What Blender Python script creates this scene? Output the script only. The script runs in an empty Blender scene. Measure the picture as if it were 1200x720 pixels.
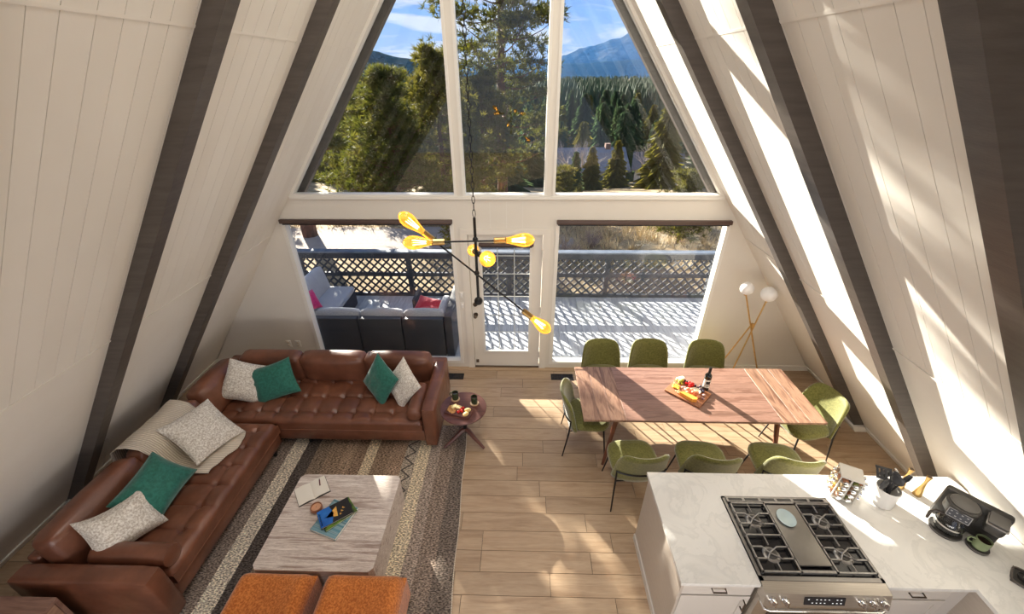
import bpy, bmesh, math, random
import numpy as np
from mathutils import Matrix, Vector, Euler, noise as mnoise
random.seed(7)
rng = np.random.default_rng(11)
PI = math.pi
SC = bpy.context.scene
COL = SC.collection

# ------------------------------------------------------------------ camera
CAM_POS = Vector((.207, -4.886, 3.85))
FPX, PITCH, YAW, ROLL = 479.286, math.radians(29.878), math.radians(1.458), math.radians(-.289)
_f = Vector((0, math.cos(PITCH), -math.sin(PITCH))); _u = Vector((0, math.sin(PITCH), math.cos(PITCH))); _r = Vector((1, 0, 0))
_r, _u = math.cos(ROLL)*_r + math.sin(ROLL)*_u, math.cos(ROLL)*_u - math.sin(ROLL)*_r
_R = Matrix.Rotation(YAW, 3, 'Z')
_r, _u, _f = _R @ _r, _R @ _u, _R @ _f
cam_d = bpy.data.cameras.new('camera'); cam = bpy.data.objects.new('camera', cam_d); COL.objects.link(cam)
cam.matrix_world = Matrix((( _r.x, _u.x, -_f.x, CAM_POS.x), (_r.y, _u.y, -_f.y, CAM_POS.y), (_r.z, _u.z, -_f.z, CAM_POS.z), (0, 0, 0, 1)))
cam_d.sensor_width = 36; cam_d.lens = FPX/1200*36; cam_d.clip_start = .05; cam_d.clip_end = 12000
SC.camera = cam

# ------------------------------------------------------------------ light
SUN_DIR = Vector((.65, -1, -.41)).normalized()       # the way the sunlight travels
sun_d = bpy.data.lights.new('sun', 'SUN'); sun = bpy.data.objects.new('sun', sun_d); COL.objects.link(sun)
sun.rotation_euler = SUN_DIR.to_track_quat('-Z', 'Y').to_euler()
sun_d.energy = 27.0; sun_d.angle = .0093; sun_d.color = (1, .91, .78)

def area(name, loc, target, sx, sy, power, color):
    d = bpy.data.lights.new(name, 'AREA'); d.shape = 'RECTANGLE'; d.size = sx; d.size_y = sy; d.energy = power; d.color = color
    o = bpy.data.objects.new(name, d); COL.objects.link(o); o.location = loc
    o.rotation_euler = (Vector(target)-Vector(loc)).to_track_quat('-Z', 'Y').to_euler()
    return o
# unseen fill light added across the open rear end, behind the camera
area('rear_fill', (0, -9.4, 3.0), (0, 0, 2.6), 9.0, 6.0, 30, (1, .97, .92))
# two more fill lights added out of view: under the ridge, below the camera
area('ridge_fill', (0, -2.9, 5.55), (0, -2.9, 0), .5, 3.8, 65, (1, .95, .88))
area('under_loft_fill', (0, -4.98, .98), (0, 0, 1.9), 5.6, .44, 38, (1, .95, .88))

world = bpy.data.worlds.new('sky'); SC.world = world; world.use_nodes = True
def build_world():
    nt = world.node_tree; nt.nodes.clear()
    n = lambda t, **k: _node(nt, t, **k)
    out = n('ShaderNodeOutputWorld'); bg = n('ShaderNodeBackground')
    tc = n('ShaderNodeTexCoord'); sep = n('ShaderNodeSeparateXYZ'); nt.links.new(tc.outputs['Generated'], sep.inputs[0])
    ramp = n('ShaderNodeValToRGB'); nt.links.new(sep.outputs['Z'], ramp.inputs[0])
    e = ramp.color_ramp.elements
    e[0].position = 0.0; e[0].color = (.58, .66, .88, 1); e[1].position = .55; e[1].color = (.12, .30, .68, 1)
    m = e.new(.10); m.color = (.31, .45, .84, 1); m = e.new(.24); m.color = (.18, .32, .78, 1)
    # clouds on a plane overhead
    add = n('ShaderNodeMath', operation='ADD'); nt.links.new(sep.outputs['Z'], add.inputs[0]); add.inputs[1].default_value = .10
    mx = n('ShaderNodeMath', operation='MAXIMUM'); nt.links.new(add.outputs[0], mx.inputs[0]); mx.inputs[1].default_value = .05
    dx = n('ShaderNodeMath', operation='DIVIDE'); dy = n('ShaderNodeMath', operation='DIVIDE')
    nt.links.new(sep.outputs['X'], dx.inputs[0]); nt.links.new(mx.outputs[0], dx.inputs[1])
    nt.links.new(sep.outputs['Y'], dy.inputs[0]); nt.links.new(mx.outputs[0], dy.inputs[1])
    comb = n('ShaderNodeCombineXYZ'); nt.links.new(dx.outputs[0], comb.inputs[0]); nt.links.new(dy.outputs[0], comb.inputs[1])
    noi = n('ShaderNodeTexNoise'); nt.links.new(comb.outputs[0], noi.inputs['Vector'])
    noi.inputs['Scale'].default_value = .75; noi.inputs['Detail'].default_value = 7; noi.inputs['Roughness'].default_value = .55; noi.inputs['Distortion'].default_value = .5
    cr = n('ShaderNodeValToRGB'); nt.links.new(noi.outputs[0], cr.inputs[0]); c = cr.color_ramp.elements
    c[0].position = .47; c[0].color = (0, 0, 0, 1); c[1].position = .57; c[1].color = (1, 1, 1, 1)
    mix = n('ShaderNodeMix', data_type='RGBA'); nt.links.new(cr.outputs[0], mix.inputs[0]); nt.links.new(ramp.outputs[0], mix.inputs[6]); mix.inputs[7].default_value = (.86, .85, .93, 1)
    nt.links.new(mix.outputs[2], bg.inputs[0]); bg.inputs[1].default_value = .85
    nt.links.new(bg.outputs[0], out.inputs[0])
def _node(nt, t, **k):
    o = nt.nodes.new(t)
    for a, b in k.items(): setattr(o, a, b)
    return o
build_world()
SC.view_settings.view_transform = 'Standard'; SC.view_settings.look = 'None'; SC.view_settings.gamma = 1
SC.view_settings.use_curve_mapping = False; SC.view_settings.exposure = 0.18

# ------------------------------------------------------------------ mesh helpers
def rotm(rot):
    if rot is None: return Matrix.Identity(3)
    if isinstance(rot, Matrix): return rot.to_3x3()
    return Euler(rot).to_matrix()
class MB:
    def __init__(s): s.v = []; s.f = []
    def add(s, vs, fs, M=None, off=None):
        b = len(s.v)
        for p in vs:
            p = Vector(p)
            if M is not None: p = M @ p
            if off is not None: p = p + Vector(off)
            s.v.append(tuple(p))
        s.f += [tuple(i+b for i in f) for f in fs]; return s
    def box(s, c, d, rot=None):
        x, y, z = (k/2 for k in d)
        vs = [(-x,-y,-z),(x,-y,-z),(x,y,-z),(-x,y,-z),(-x,-y,z),(x,-y,z),(x,y,z),(-x,y,z)]
        return s.add(vs, [(0,3,2,1),(4,5,6,7),(0,1,5,4),(1,2,6,5),(2,3,7,6),(3,0,4,7)], rotm(rot), c)
    def bb(s, x0, x1, y0, y1, z0, z1): return s.box(((x0+x1)/2,(y0+y1)/2,(z0+z1)/2), (x1-x0,y1-y0,z1-z0))
    def rbox(s, c, d, r=.02, rot=None, seg=2):
        bm = bmesh.new(); bmesh.ops.create_cube(bm, size=1)
        for v in bm.verts: v.co = Vector((v.co.x*d[0], v.co.y*d[1], v.co.z*d[2]))
        bmesh.ops.bevel(bm, geom=list(bm.edges)+list(bm.verts), offset=min(r, min(d)*.49), segments=seg, profile=.5, affect='EDGES', clamp_overlap=True)
        bm.verts.index_update(); vs = [v.co.copy() for v in bm.verts]; fs = [tuple(v.index for v in f.verts) for f in bm.faces]; bm.free()
        return s.add(vs, fs, rotm(rot), c)
    def puff(s, c, d, r=.05, bulge=.03, n=7, rot=None, axes=(0, 1, 2)):
        # rounded box with softly bulging faces
        h = [k/2 for k in d]; vs = []; fs = []; idx = {}
        def P(p):
            k = tuple(round(a, 5) for a in p)
            if k in idx: return idx[k]
            q = Vector([p[i]*h[i] for i in range(3)]); inn = Vector([max(-(h[i]-r), min(h[i]-r, q[i])) for i in range(3)])
            dv = q-inn; dv = dv.normalized() if dv.length > 1e-9 else Vector((0,0,0))
            pos = inn+dv*r
            for i in axes:
                a, b = [j for j in range(3) if j != i]
                pos[i] += p[i]*bulge*(1-p[a]**2)*(1-p[b]**2)
            idx[k] = len(vs); vs.append(pos); return idx[k]
        for ax in range(3):
            a, b = (ax+1) % 3, (ax+2) % 3
            for sg in (-1, 1):
                for i in range(n):
                    for j in range(n):
                        q = []
                        for (ii, jj) in ((i,j),(i+1,j),(i+1,j+1),(i,j+1)):
                            p = [0,0,0]; p[ax] = sg; p[a] = math.sin((ii/n-.5)*PI)*.35+(-1+2*ii/n)*.65; p[b] = math.sin((jj/n-.5)*PI)*.35+(-1+2*jj/n)*.65
                            q.append(P(p))
                        fs.append(tuple(q) if sg > 0 else tuple(reversed(q)))
        return s.add(vs, fs, rotm(rot), c)
    def cyl(s, p0, p1, r0, r1=None, n=12):
        return s.tube([p0, p1], [r0, r0 if r1 is None else r1], n)
    def tube(s, pts, r, n=8, closed=False):
        pts = [Vector(p) for p in pts]; m = len(pts)
        if not hasattr(r, '__len__'): r = [r]*m
        vs = []; fs = []; prev = None
        for i, p in enumerate(pts):
            t = (pts[(i+1) % m]-pts[i-1]) if closed else (pts[min(i+1, m-1)]-pts[max(i-1, 0)])
            t = t.normalized() if t.length > 1e-9 else Vector((0,0,1))
            if prev is None: a = t.orthogonal().normalized()
            else:
                a = prev-t*prev.dot(t); a = a.normalized() if a.length > 1e-6 else t.orthogonal().normalized()
            prev = a; b = t.cross(a)
            for k in range(n): vs.append(p+(a*math.cos(2*PI*k/n)+b*math.sin(2*PI*k/n))*r[i])
        rows = m if closed else m-1
        for i in range(rows):
            i2 = (i+1) % m
            for k in range(n): fs.append((i*n+k, i*n+(k+1) % n, i2*n+(k+1) % n, i2*n+k))
        if not closed: fs.append(tuple(reversed(range(n)))); fs.append(tuple(range((m-1)*n, m*n)))
        return s.add(vs, fs)
    def lathe(s, prof, n=20, off=(0,0,0), M=None, sx=1, sy=1):
        vs = []; fs = []; m = len(prof)
        for r, z in prof:
            for k in range(n): vs.append((max(r, 1e-5)*math.cos(2*PI*k/n)*sx, max(r, 1e-5)*math.sin(2*PI*k/n)*sy, z))
        for i in range(m-1):
            for k in range(n): fs.append((i*n+k, i*n+(k+1) % n, (i+1)*n+(k+1) % n, (i+1)*n+k))
        fs.append(tuple(reversed(range(n)))); fs.append(tuple(range((m-1)*n, m*n)))
        return s.add(vs, fs, M, off)
    def sphere(s, c, r, n=14, m=9, scale=(1,1,1), rot=None):
        prof = [(r*math.sin(PI*i/m), -r*math.cos(PI*i/m)) for i in range(m+1)]
        M = rotm(rot) @ Matrix.Diagonal(scale)
        return s.lathe(prof, n, c, M)
    def prism(s, poly, y0, y1):            # polygon in x,z pushed along y
        n = len(poly); vs = [(x, y0, z) for x, z in poly]+[(x, y1, z) for x, z in poly]
        fs = [tuple(range(n)), tuple(reversed(range(n, 2*n)))]+[(i, i+n, (i+1) % n+n, (i+1) % n) for i in range(n)]
        return s.add(vs, fs)
    def slab(s, poly, z0, z1):             # polygon in x,y pushed along z
        n = len(poly); vs = [(x, y, z0) for x, y in poly]+[(x, y, z1) for x, y in poly]
        fs = [tuple(reversed(range(n))), tuple(range(n, 2*n))]+[(i, (i+1) % n, (i+1) % n+n, i+n) for i in range(n)]
        return s.add(vs, fs)
    def grid(s, P, close_u=False):         # P[i][j] points
        a = len(P); b = len(P[0]); vs = [p for row in P for p in row]; fs = []
        for i in range(a if close_u else a-1):
            for j in range(b-1): fs.append((i*b+j, ((i+1) % a)*b+j, ((i+1) % a)*b+j+1, i*b+j+1))
        return s.add(vs, fs)
    def sheet(s, P, t):                    # grid with thickness along -normal (approx. by z-ish local normals)
        a = len(P); b = len(P[0]); G = np.array([[tuple(p) for p in row] for row in P])
        du = np.gradient(G, axis=0); dv = np.gradient(G, axis=1); N = np.cross(du, dv); N /= np.linalg.norm(N, axis=2, keepdims=True)+1e-9
        H = G-N*t; k = a*b; vs = [tuple(p) for p in G.reshape(-1, 3)]+[tuple(p) for p in H.reshape(-1, 3)]; fs = []
        for i in range(a-1):
            for j in range(b-1):
                fs.append((i*b+j, (i+1)*b+j, (i+1)*b+j+1, i*b+j+1)); fs.append((k+i*b+j, k+i*b+j+1, k+(i+1)*b+j+1, k+(i+1)*b+j))
        for i in range(a-1):
            fs.append((i*b, k+i*b, k+(i+1)*b, (i+1)*b)); q = b-1; fs.append((i*b+q, (i+1)*b+q, k+(i+1)*b+q, k+i*b+q))
        for j in range(b-1):
            fs.append((j, j+1, k+j+1, k+j)); q = (a-1)*b; fs.append((q+j, k+q+j, k+q+j+1, q+j+1))
        return s.add(vs, fs)
    def mesh(s, name, sharp=38):
        me = bpy.data.meshes.new(name); me.from_pydata(s.v, [], s.f); me.update()
        bm = bmesh.new(); bm.from_mesh(me); bmesh.ops.recalc_face_normals(bm, faces=bm.faces); bm.to_mesh(me); bm.free()
        if sharp:
            me.polygons.foreach_set('use_smooth', [True]*len(me.polygons)); me.set_sharp_from_angle(angle=math.radians(sharp))
        return me
    def build(s, name, mat, parent=None, loc=(0,0,0), rot=(0,0,0), sharp=38):
        return link(name, s.mesh(name, sharp), mat, parent, loc, rot)
def link(name, me, mat, parent=None, loc=(0,0,0), rot=(0,0,0)):
    o = bpy.data.objects.new(name, me); COL.objects.link(o); o.location = loc; o.rotation_euler = rot
    if mat is not None and len(me.materials) == 0: me.materials.append(mat)
    if parent is not None: o.parent = parent
    return o
def tag(o, label, cat, group=None, kind=None):
    o['label'] = label
    if cat: o['category'] = cat
    if group: o['group'] = group
    if kind: o['kind'] = kind
    return o
def thing(name, label, cat, loc=(0,0,0), rz=0, group=None):
    o = bpy.data.objects.new(name, None); COL.objects.link(o); o.location = loc; o.rotation_euler = (0, 0, rz); o.empty_display_size = .1
    return tag(o, label, cat, group)
def dup(root, loc=None, rz=None, label=None, group=None):
    def cp(o, par):
        c = o.copy(); COL.objects.link(c); c.parent = par
        for ch in list(o.children):
            if ch.name in COL.objects: cp(ch, c)
        return c
    r = cp(root, None)
    if loc is not None: r.location = loc
    if rz is not None: r.rotation_euler = (0, 0, rz)
    if label: r['label'] = label
    if group: r['group'] = group
    return r

# ------------------------------------------------------------------ materials
def new_mat(name):
    m = bpy.data.materials.new(name); m.use_nodes = True; nt = m.node_tree; bs = nt.nodes['Principled BSDF']; return m, nt, bs
def setp(bs, **k):
    names = dict(rough='Roughness', metal='Metallic', spec='Specular IOR Level', sheen='Sheen Weight', sheen_rough='Sheen Roughness', coat='Coat Weight', coat_rough='Coat Roughness', trans='Transmission Weight', ior='IOR', estr='Emission Strength')
    for a, b in k.items(): bs.inputs[names[a]].default_value = b
def L(nt, a, b): nt.links.new(a, b)
def coords(nt, scale=(1,1,1), rot=(0,0,0), kind='Object', jitter=False):
    tc = _node(nt, 'ShaderNodeTexCoord'); mp = _node(nt, 'ShaderNodeMapping'); mp.inputs['Scale'].default_value = scale; mp.inputs['Rotation'].default_value = rot
    src = tc.outputs[kind]
    if jitter:
        oi = _node(nt, 'ShaderNodeObjectInfo'); ml = _node(nt, 'ShaderNodeVectorMath', operation='MULTIPLY_ADD')
        cb = _node(nt, 'ShaderNodeCombineXYZ'); 
        for i in range(3): L(nt, oi.outputs['Random'], cb.inputs[i])
        ml.inputs[1].default_value = (37, 53, 71); L(nt, cb.outputs[0], ml.inputs[0]); L(nt, src, ml.inputs[2]); src = ml.outputs[0]
    L(nt, src, mp.inputs[0]); return mp.outputs[0]
def noise_n(nt, vec, scale=5, detail=4, rough=.55, dist=0):
    n = _node(nt, 'ShaderNodeTexNoise'); L(nt, vec, n.inputs['Vector']); n.inputs['Scale'].default_value = scale; n.inputs['Detail'].default_value = detail; n.inputs['Roughness'].default_value = rough; n.inputs['Distortion'].default_value = dist; return n.outputs[0]
def ramp_n(nt, fac, stops):
    r = _node(nt, 'ShaderNodeValToRGB'); L(nt, fac, r.inputs[0]); e = r.color_ramp.elements
    while len(e) < len(stops): e.new(.5)
    for k, (p, c) in enumerate(stops): e[k].position = p; e[k].color = (*c, 1)
    return r.outputs[0]
def mix_n(nt, fac, a, b, blend='MIX'):
    m = _node(nt, 'ShaderNodeMix', data_type='RGBA', blend_type=blend)
    for sock, val in ((m.inputs[0], fac), (m.inputs[6], a), (m.inputs[7], b)):
        if isinstance(val, (int, float)): sock.default_value = val
        elif isinstance(val, tuple): sock.default_value = (*val, 1) if len(val) == 3 else val
        else: L(nt, val, sock)
    return m.outputs[2]
def math_n(nt, op, a, b=None):
    m = _node(nt, 'ShaderNodeMath', operation=op)
    for i, v in enumerate((a, b)):
        if v is None: continue
        if isinstance(v, (int, float)): m.inputs[i].default_value = v
        else: L(nt, v, m.inputs[i])
    return m.outputs[0]
def bump_n(nt, bs, h, strength=.3, dist=.01):
    b = _node(nt, 'ShaderNodeBump'); b.inputs['Strength'].default_value = strength; b.inputs['Distance'].default_value = dist; L(nt, h, b.inputs['Height']); L(nt, b.outputs[0], bs.inputs['Normal'])
def mat(name, c1, c2=None, scale=6, vs=(1,1,1), detail=4, lo=.35, hi=.65, bump=0, bscale=None, bdist=.005, jitter=False, rough=.5, **k):
    m, nt, bs = new_mat(name); setp(bs, rough=rough, **k)
    bs.inputs['Base Color'].default_value = (*c1, 1)
    if c2 is not None or bump:
        v = coords(nt, vs, jitter=jitter); f = noise_n(nt, v, scale, detail)
        if c2 is not None: L(nt, ramp_n(nt, f, [(lo, c1), (hi, c2)]), bs.inputs['Base Color'])
        if bump:
            h = f if bscale is None else noise_n(nt, v, bscale, 3)
            bump_n(nt, bs, h, bump, bdist)
    return m
M = {}
M['wall'] = mat('wall_paint', (.78, .735, .67), (.81, .77, .71), 2.2, bump=.08, bscale=60, rough=.6)
M['board'] = mat('wall_board_paint', (.80, .76, .70), (.76, .715, .65), 1.5, (1, 1, .3), jitter=True, rough=.55, bump=.06, bscale=40)
M['trim'] = mat('trim_paint', (.80, .77, .71), rough=.4)
M['door'] = mat('door_paint', (.78, .73, .65), rough=.4)
M['gable'] = mat('gable_paint', (.76, .715, .64), (.73, .685, .61), 1.6, rough=.6)
M['rafter'] = mat('rafter_stain', (.068, .056, .049), (.092, .077, .067), 4, (1, 1, 8), rough=.42, bump=.15, bscale=30)
M['black'] = mat('black_metal', (.012, .012, .013), rough=.4, metal=.3)
M['dark'] = mat('dark_gap', (.03, .022, .016), rough=.8)
M['brass'] = mat('brass', (.62, .42, .17), (.52, .33, .12), 20, rough=.3, metal=1.0)
M['steel'] = mat('brushed_steel', (.60, .56, .50), (.52, .48, .43), 6, (1, 40, 40), rough=.3, metal=.9)
M['chrome'] = mat('chrome', (.75, .75, .75), rough=.12, metal=1.0)
M['bronze'] = mat('dark_bronze', (.16, .12, .09), rough=.35, metal=.8)
M['walnut_dark'] = None

def wood(name, cols, scale=3.0, stretch=(1, 9, 9), jitter=True, rough=.4, bump=.05, gain=.14):
    m, nt, bs = new_mat(name); setp(bs, rough=rough)
    v = coords(nt, stretch, jitter=jitter)
    f = noise_n(nt, v, scale, 6, .6, .9); fine = noise_n(nt, coords(nt, tuple(q*7 for q in stretch), jitter=jitter), scale, 3, .6)
    n = len(cols); c = ramp_n(nt, f, [(.25+.5*i/(n-1), cols[i]) for i in range(n)])
    c = mix_n(nt, .22, c, ramp_n(nt, fine, [(.3, (.35, .35, .35)), (.7, (1, 1, 1))]), 'MULTIPLY')
    oi = _node(nt, 'ShaderNodeObjectInfo'); hs = _node(nt, 'ShaderNodeHueSaturation'); L(nt, c, hs.inputs['Color'])
    L(nt, math_n(nt, 'ADD', math_n(nt, 'MULTIPLY', oi.outputs['Random'], 2*gain), 1-gain), hs.inputs['Value'])
    L(nt, hs.outputs[0], bs.inputs['Base Color']); bump_n(nt, bs, fine, bump, .003); return m
M['oak'] = wood('oak_plank', [(.32, .205, .12), (.43, .295, .185), (.50, .36, .235), (.38, .255, .155)], 1.4, (1, 10, 10), rough=.38, gain=.10)
M['walnut'] = wood('walnut', [(.115, .058, .042), (.22, .120, .088), (.31, .180, .138), (.19, .097, .070), (.27, .152, .115)], 1.6, (1, 7, 7), rough=.34, gain=.12)
M['walnut_y'] = wood('walnut_cross_grain', [(.10, .050, .034), (.20, .106, .072), (.36, .215, .145), (.16, .080, .054), (.26, .145, .10)], 1.6, (7, 1, 7), rough=.34, gain=.14)
M['walnut_leg'] = mat('walnut_leg', (.19, .065, .033), (.12, .04, .022), 5, (4, 4, .6), rough=.35)
M['plum_wood'] = mat('dark_walnut_top', (.10, .038, .032), (.16, .065, .05), 4, (1, 7, 1), rough=.3)

def leather():
    m, nt, bs = new_mat('cognac_leather'); setp(bs, rough=.36, spec=.5, coat=.25, coat_rough=.25)
    v = coords(nt); f = noise_n(nt, v, 3.2, 4, .6); c = ramp_n(nt, f, [(.3, (.105, .036, .019)), (.55, (.175, .064, .034)), (.75, (.25, .098, .054))])
    L(nt, c, bs.inputs['Base Color']); L(nt, ramp_n(nt, noise_n(nt, v, 9, 3), [(.3, (.3, .3, .3)), (.7, (.46, .46, .46))]), bs.inputs['Roughness'])
    h = mix_n(nt, .5, noise_n(nt, v, 170, 2), noise_n(nt, coords(nt, (1, 1, 1)), 14, 3, .5, 1.2)); bump_n(nt, bs, h, .22, .006); return m
M['leather'] = leather()
def fabric(name, c1, c2, scale=90, lo=.38, hi=.62, bump=.35, sheen=.3, rough=.85, big=None):
    m, nt, bs = new_mat(name); setp(bs, rough=rough, sheen=sheen, spec=.25)
    v = coords(nt); f = noise_n(nt, v, scale, 3, .6); c = ramp_n(nt, f, [(lo, c1), (hi, c2)])
    if big: c = mix_n(nt, .55, c, ramp_n(nt, noise_n(nt, v, 4, 5, .65, .6), [(.35, big[0]), (.65, big[1])]), 'MULTIPLY')
    L(nt, c, bs.inputs['Base Color']); bump_n(nt, bs, f, bump, .004); return m
M['velvet'] = fabric('moss_velvet', (.115, .115, .018), (.195, .185, .045), 60, sheen=.55, rough=.6, bump=.15, big=((.62, .66, .5), (1, 1, 1)))
M['rust'] = fabric('rust_boucle', (.40, .105, .016), (.68, .235, .055), 75, bump=.6, sheen=.3, big=((.75, .72, .7), (1, 1, 1)))
M['teal'] = fabric('teal_velvet', (.012, .105, .075), (.022, .155, .115), 40, sheen=.35, rough=.6, bump=.2)
M['ivory'] = fabric('ivory_knit', (.46, .40, .33), (.80, .76, .69), 70, bump=.8, sheen=.1)
def knit():
    m, nt, bs = new_mat('cream_knit_throw'); setp(bs, rough=.9, spec=.2)
    w = _node(nt, 'ShaderNodeTexWave', bands_direction='Y'); L(nt, coords(nt), w.inputs[0]); w.inputs['Scale'].default_value = 17; w.inputs['Distortion'].default_value = .8; w.inputs['Detail'].default_value = 2
    L(nt, ramp_n(nt, w.outputs[1], [(.1, (.48, .40, .31)), (.8, (.72, .64, .53))]), bs.inputs['Base Color']); bump_n(nt, bs, w.outputs[1], .6, .006); return m
M['cream_throw'] = knit()
M['grey_cushion'] = fabric('grey_outdoor_cushion', (.36, .36, .39), (.46, .46, .48), 60)
M['red_cushion'] = fabric('red_outdoor_cushion', (.42, .02, .04), (.52, .04, .06), 60)
M['pink_cushion'] = fabric('pink_outdoor_cushion', (.60, .02, .14), (.66, .04, .18), 60)
def wicker(name, a, b):
    m, nt, bs = new_mat(name); setp(bs, rough=.5)
    v = coords(nt, (1, 1, 1)); w = _node(nt, 'ShaderNodeTexWave', bands_direction='Z'); L(nt, v, w.inputs[0]); w.inputs['Scale'].default_value = 28; w.inputs['Distortion'].default_value = 1.5
    L(nt, ramp_n(nt, w.outputs[1], [(.2, a), (.8, b)]), bs.inputs['Base Color']); bump_n(nt, bs, w.outputs[1], .5, .01); return m
M['wicker'] = wicker('dark_wicker', (.022, .022, .028), (.065, .065, .075))

def travertine():
    m, nt, bs = new_mat('travertine'); setp(bs, rough=.45)
    v = coords(nt, (1, 16, 16)); f = noise_n(nt, v, 1.3, 8, .72, .25)
    c = ramp_n(nt, f, [(.36, (.30, .215, .18)), (.44, (.52, .43, .38)), (.49, (.74, .66, .60)), (.53, (.46, .37, .325)), (.58, (.72, .64, .58)), (.66, (.80, .73, .67))])
    pit = noise_n(nt, coords(nt, (9, 40, 40)), 3, 4, .7); c = mix_n(nt, ramp_n(nt, pit, [(.60, (0, 0, 0)), (.72, (1, 1, 1))]), c, (.30, .23, .19))
    L(nt, c, bs.inputs['Base Color']); bump_n(nt, bs, f, .15, .004); return m
M['travertine'] = travertine()
def quartz():
    m, nt, bs = new_mat('white_quartz'); setp(bs, rough=.16)
    f = noise_n(nt, coords(nt), 3.0, 7, .6, 1.4); L(nt, ramp_n(nt, f, [(.42, (.76, .75, .72)), (.50, (.69, .685, .66)), (.53, (.77, .76, .73)), (.7, (.74, .735, .71))]), bs.inputs['Base Color']); return m
M['quartz'] = quartz()
M['cabinet'] = mat('cabinet_paint', (.60, .56, .51), rough=.35)
M['cabinet_in'] = mat('cabinet_panel', (.50, .44, .38), (.46, .40, .34), 8, (1, 1, 9), rough=.4)
def glass_mat(name, tint, gain=1.0):
    m = bpy.data.materials.new(name); m.use_nodes = True; nt = m.node_tree; nt.nodes.clear()
    out = _node(nt, 'ShaderNodeOutputMaterial'); mx = _node(nt, 'ShaderNodeMixShader'); t = _node(nt, 'ShaderNodeBsdfTransparent'); g = _node(nt, 'ShaderNodeBsdfGlossy')
    ge = _node(nt, 'ShaderNodeNewGeometry'); dp = _node(nt, 'ShaderNodeVectorMath', operation='DOT_PRODUCT'); L(nt, ge.outputs['Normal'], dp.inputs[0]); L(nt, ge.outputs['Incoming'], dp.inputs[1])
    sch = math_n(nt, 'POWER', math_n(nt, 'SUBTRACT', 1.0, math_n(nt, 'ABSOLUTE', dp.outputs['Value'])), 5.0); sch = math_n(nt, 'ADD', math_n(nt, 'MULTIPLY', sch, .96), .04)
    t.inputs[0].default_value = (*tint, 1); g.inputs['Roughness'].default_value = 0
    L(nt, math_n(nt, 'MULTIPLY', sch, gain), mx.inputs[0]); L(nt, t.outputs[0], mx.inputs[1]); L(nt, g.outputs[0], mx.inputs[2]); L(nt, mx.outputs[0], out.inputs[0]); return m
M['glass'] = glass_mat('window_glass', (.93, .95, .96), .7)
M['clear'] = glass_mat('clear_glass', (.92, .92, .92), 1.2)
def emis(name, c, s):
    m, nt, bs = new_mat(name); bs.inputs['Base Color'].default_value = (*c, 1); bs.inputs['Emission Color'].default_value = (*c, 1); setp(bs, estr=s, rough=.3); return m
M['bulb'] = emis('amber_bulb_glow', (1.0, .42, .05), .9)
M['filament'] = emis('bulb_filament', (1.0, .72, .30), 14)
M['globe'] = mat('opal_globe', (.86, .85, .83), rough=.3)
# ================================================================== the room
W, K = 4.476, .731                     # floor half-width and lean of the A-frame walls: |x| = W - K z
def XS(z): return W-K*z
APEX = W/K
Y_BACK = -9.6
def struct(o, label, cat): return tag(o, label, cat, kind='structure')

# floor: subfloor with oak planks laid across the room
fl = MB().bb(-4.7, 4.7, Y_BACK, .12, -.16, -.010).build('floor', M['dark'])
struct(fl, 'light oak plank floor running across the room', 'floor')
ROW = .1885; plank_cache = {}
r_i = 0; y = -.085
def plank(x0, x1, y1):
    w = round(x1-x0, 2)
    if w not in plank_cache: plank_cache[w] = MB().bb(0, w-.004, 0, ROW-.004, -.012, 0).mesh('plank', sharp=0)
    link('plank', plank_cache[w], M['oak'], fl, (x0, y1-ROW, 0))
link('plank', MB().bb(-4.5, 4.5, -.081, .10, -.012, 0).mesh('plank', 0), M['oak'], fl)
while y > -4.9:
    x = -4.5-random.choice([0, .3, .6, .9]); lens = [1.22, 1.22, 1.0, 1.3, .84]
    while x < 4.5:
        l = random.choice(lens); x0 = max(x, -4.5); x1 = min(x+l, 4.5)
        if x1-x0 > .06: plank(x0, x1, y)
        x += l
    y -= ROW
MB().bb(-4.5, 4.5, Y_BACK, y, -.012, 0).build('plank_field', M['oak'], fl)

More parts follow.
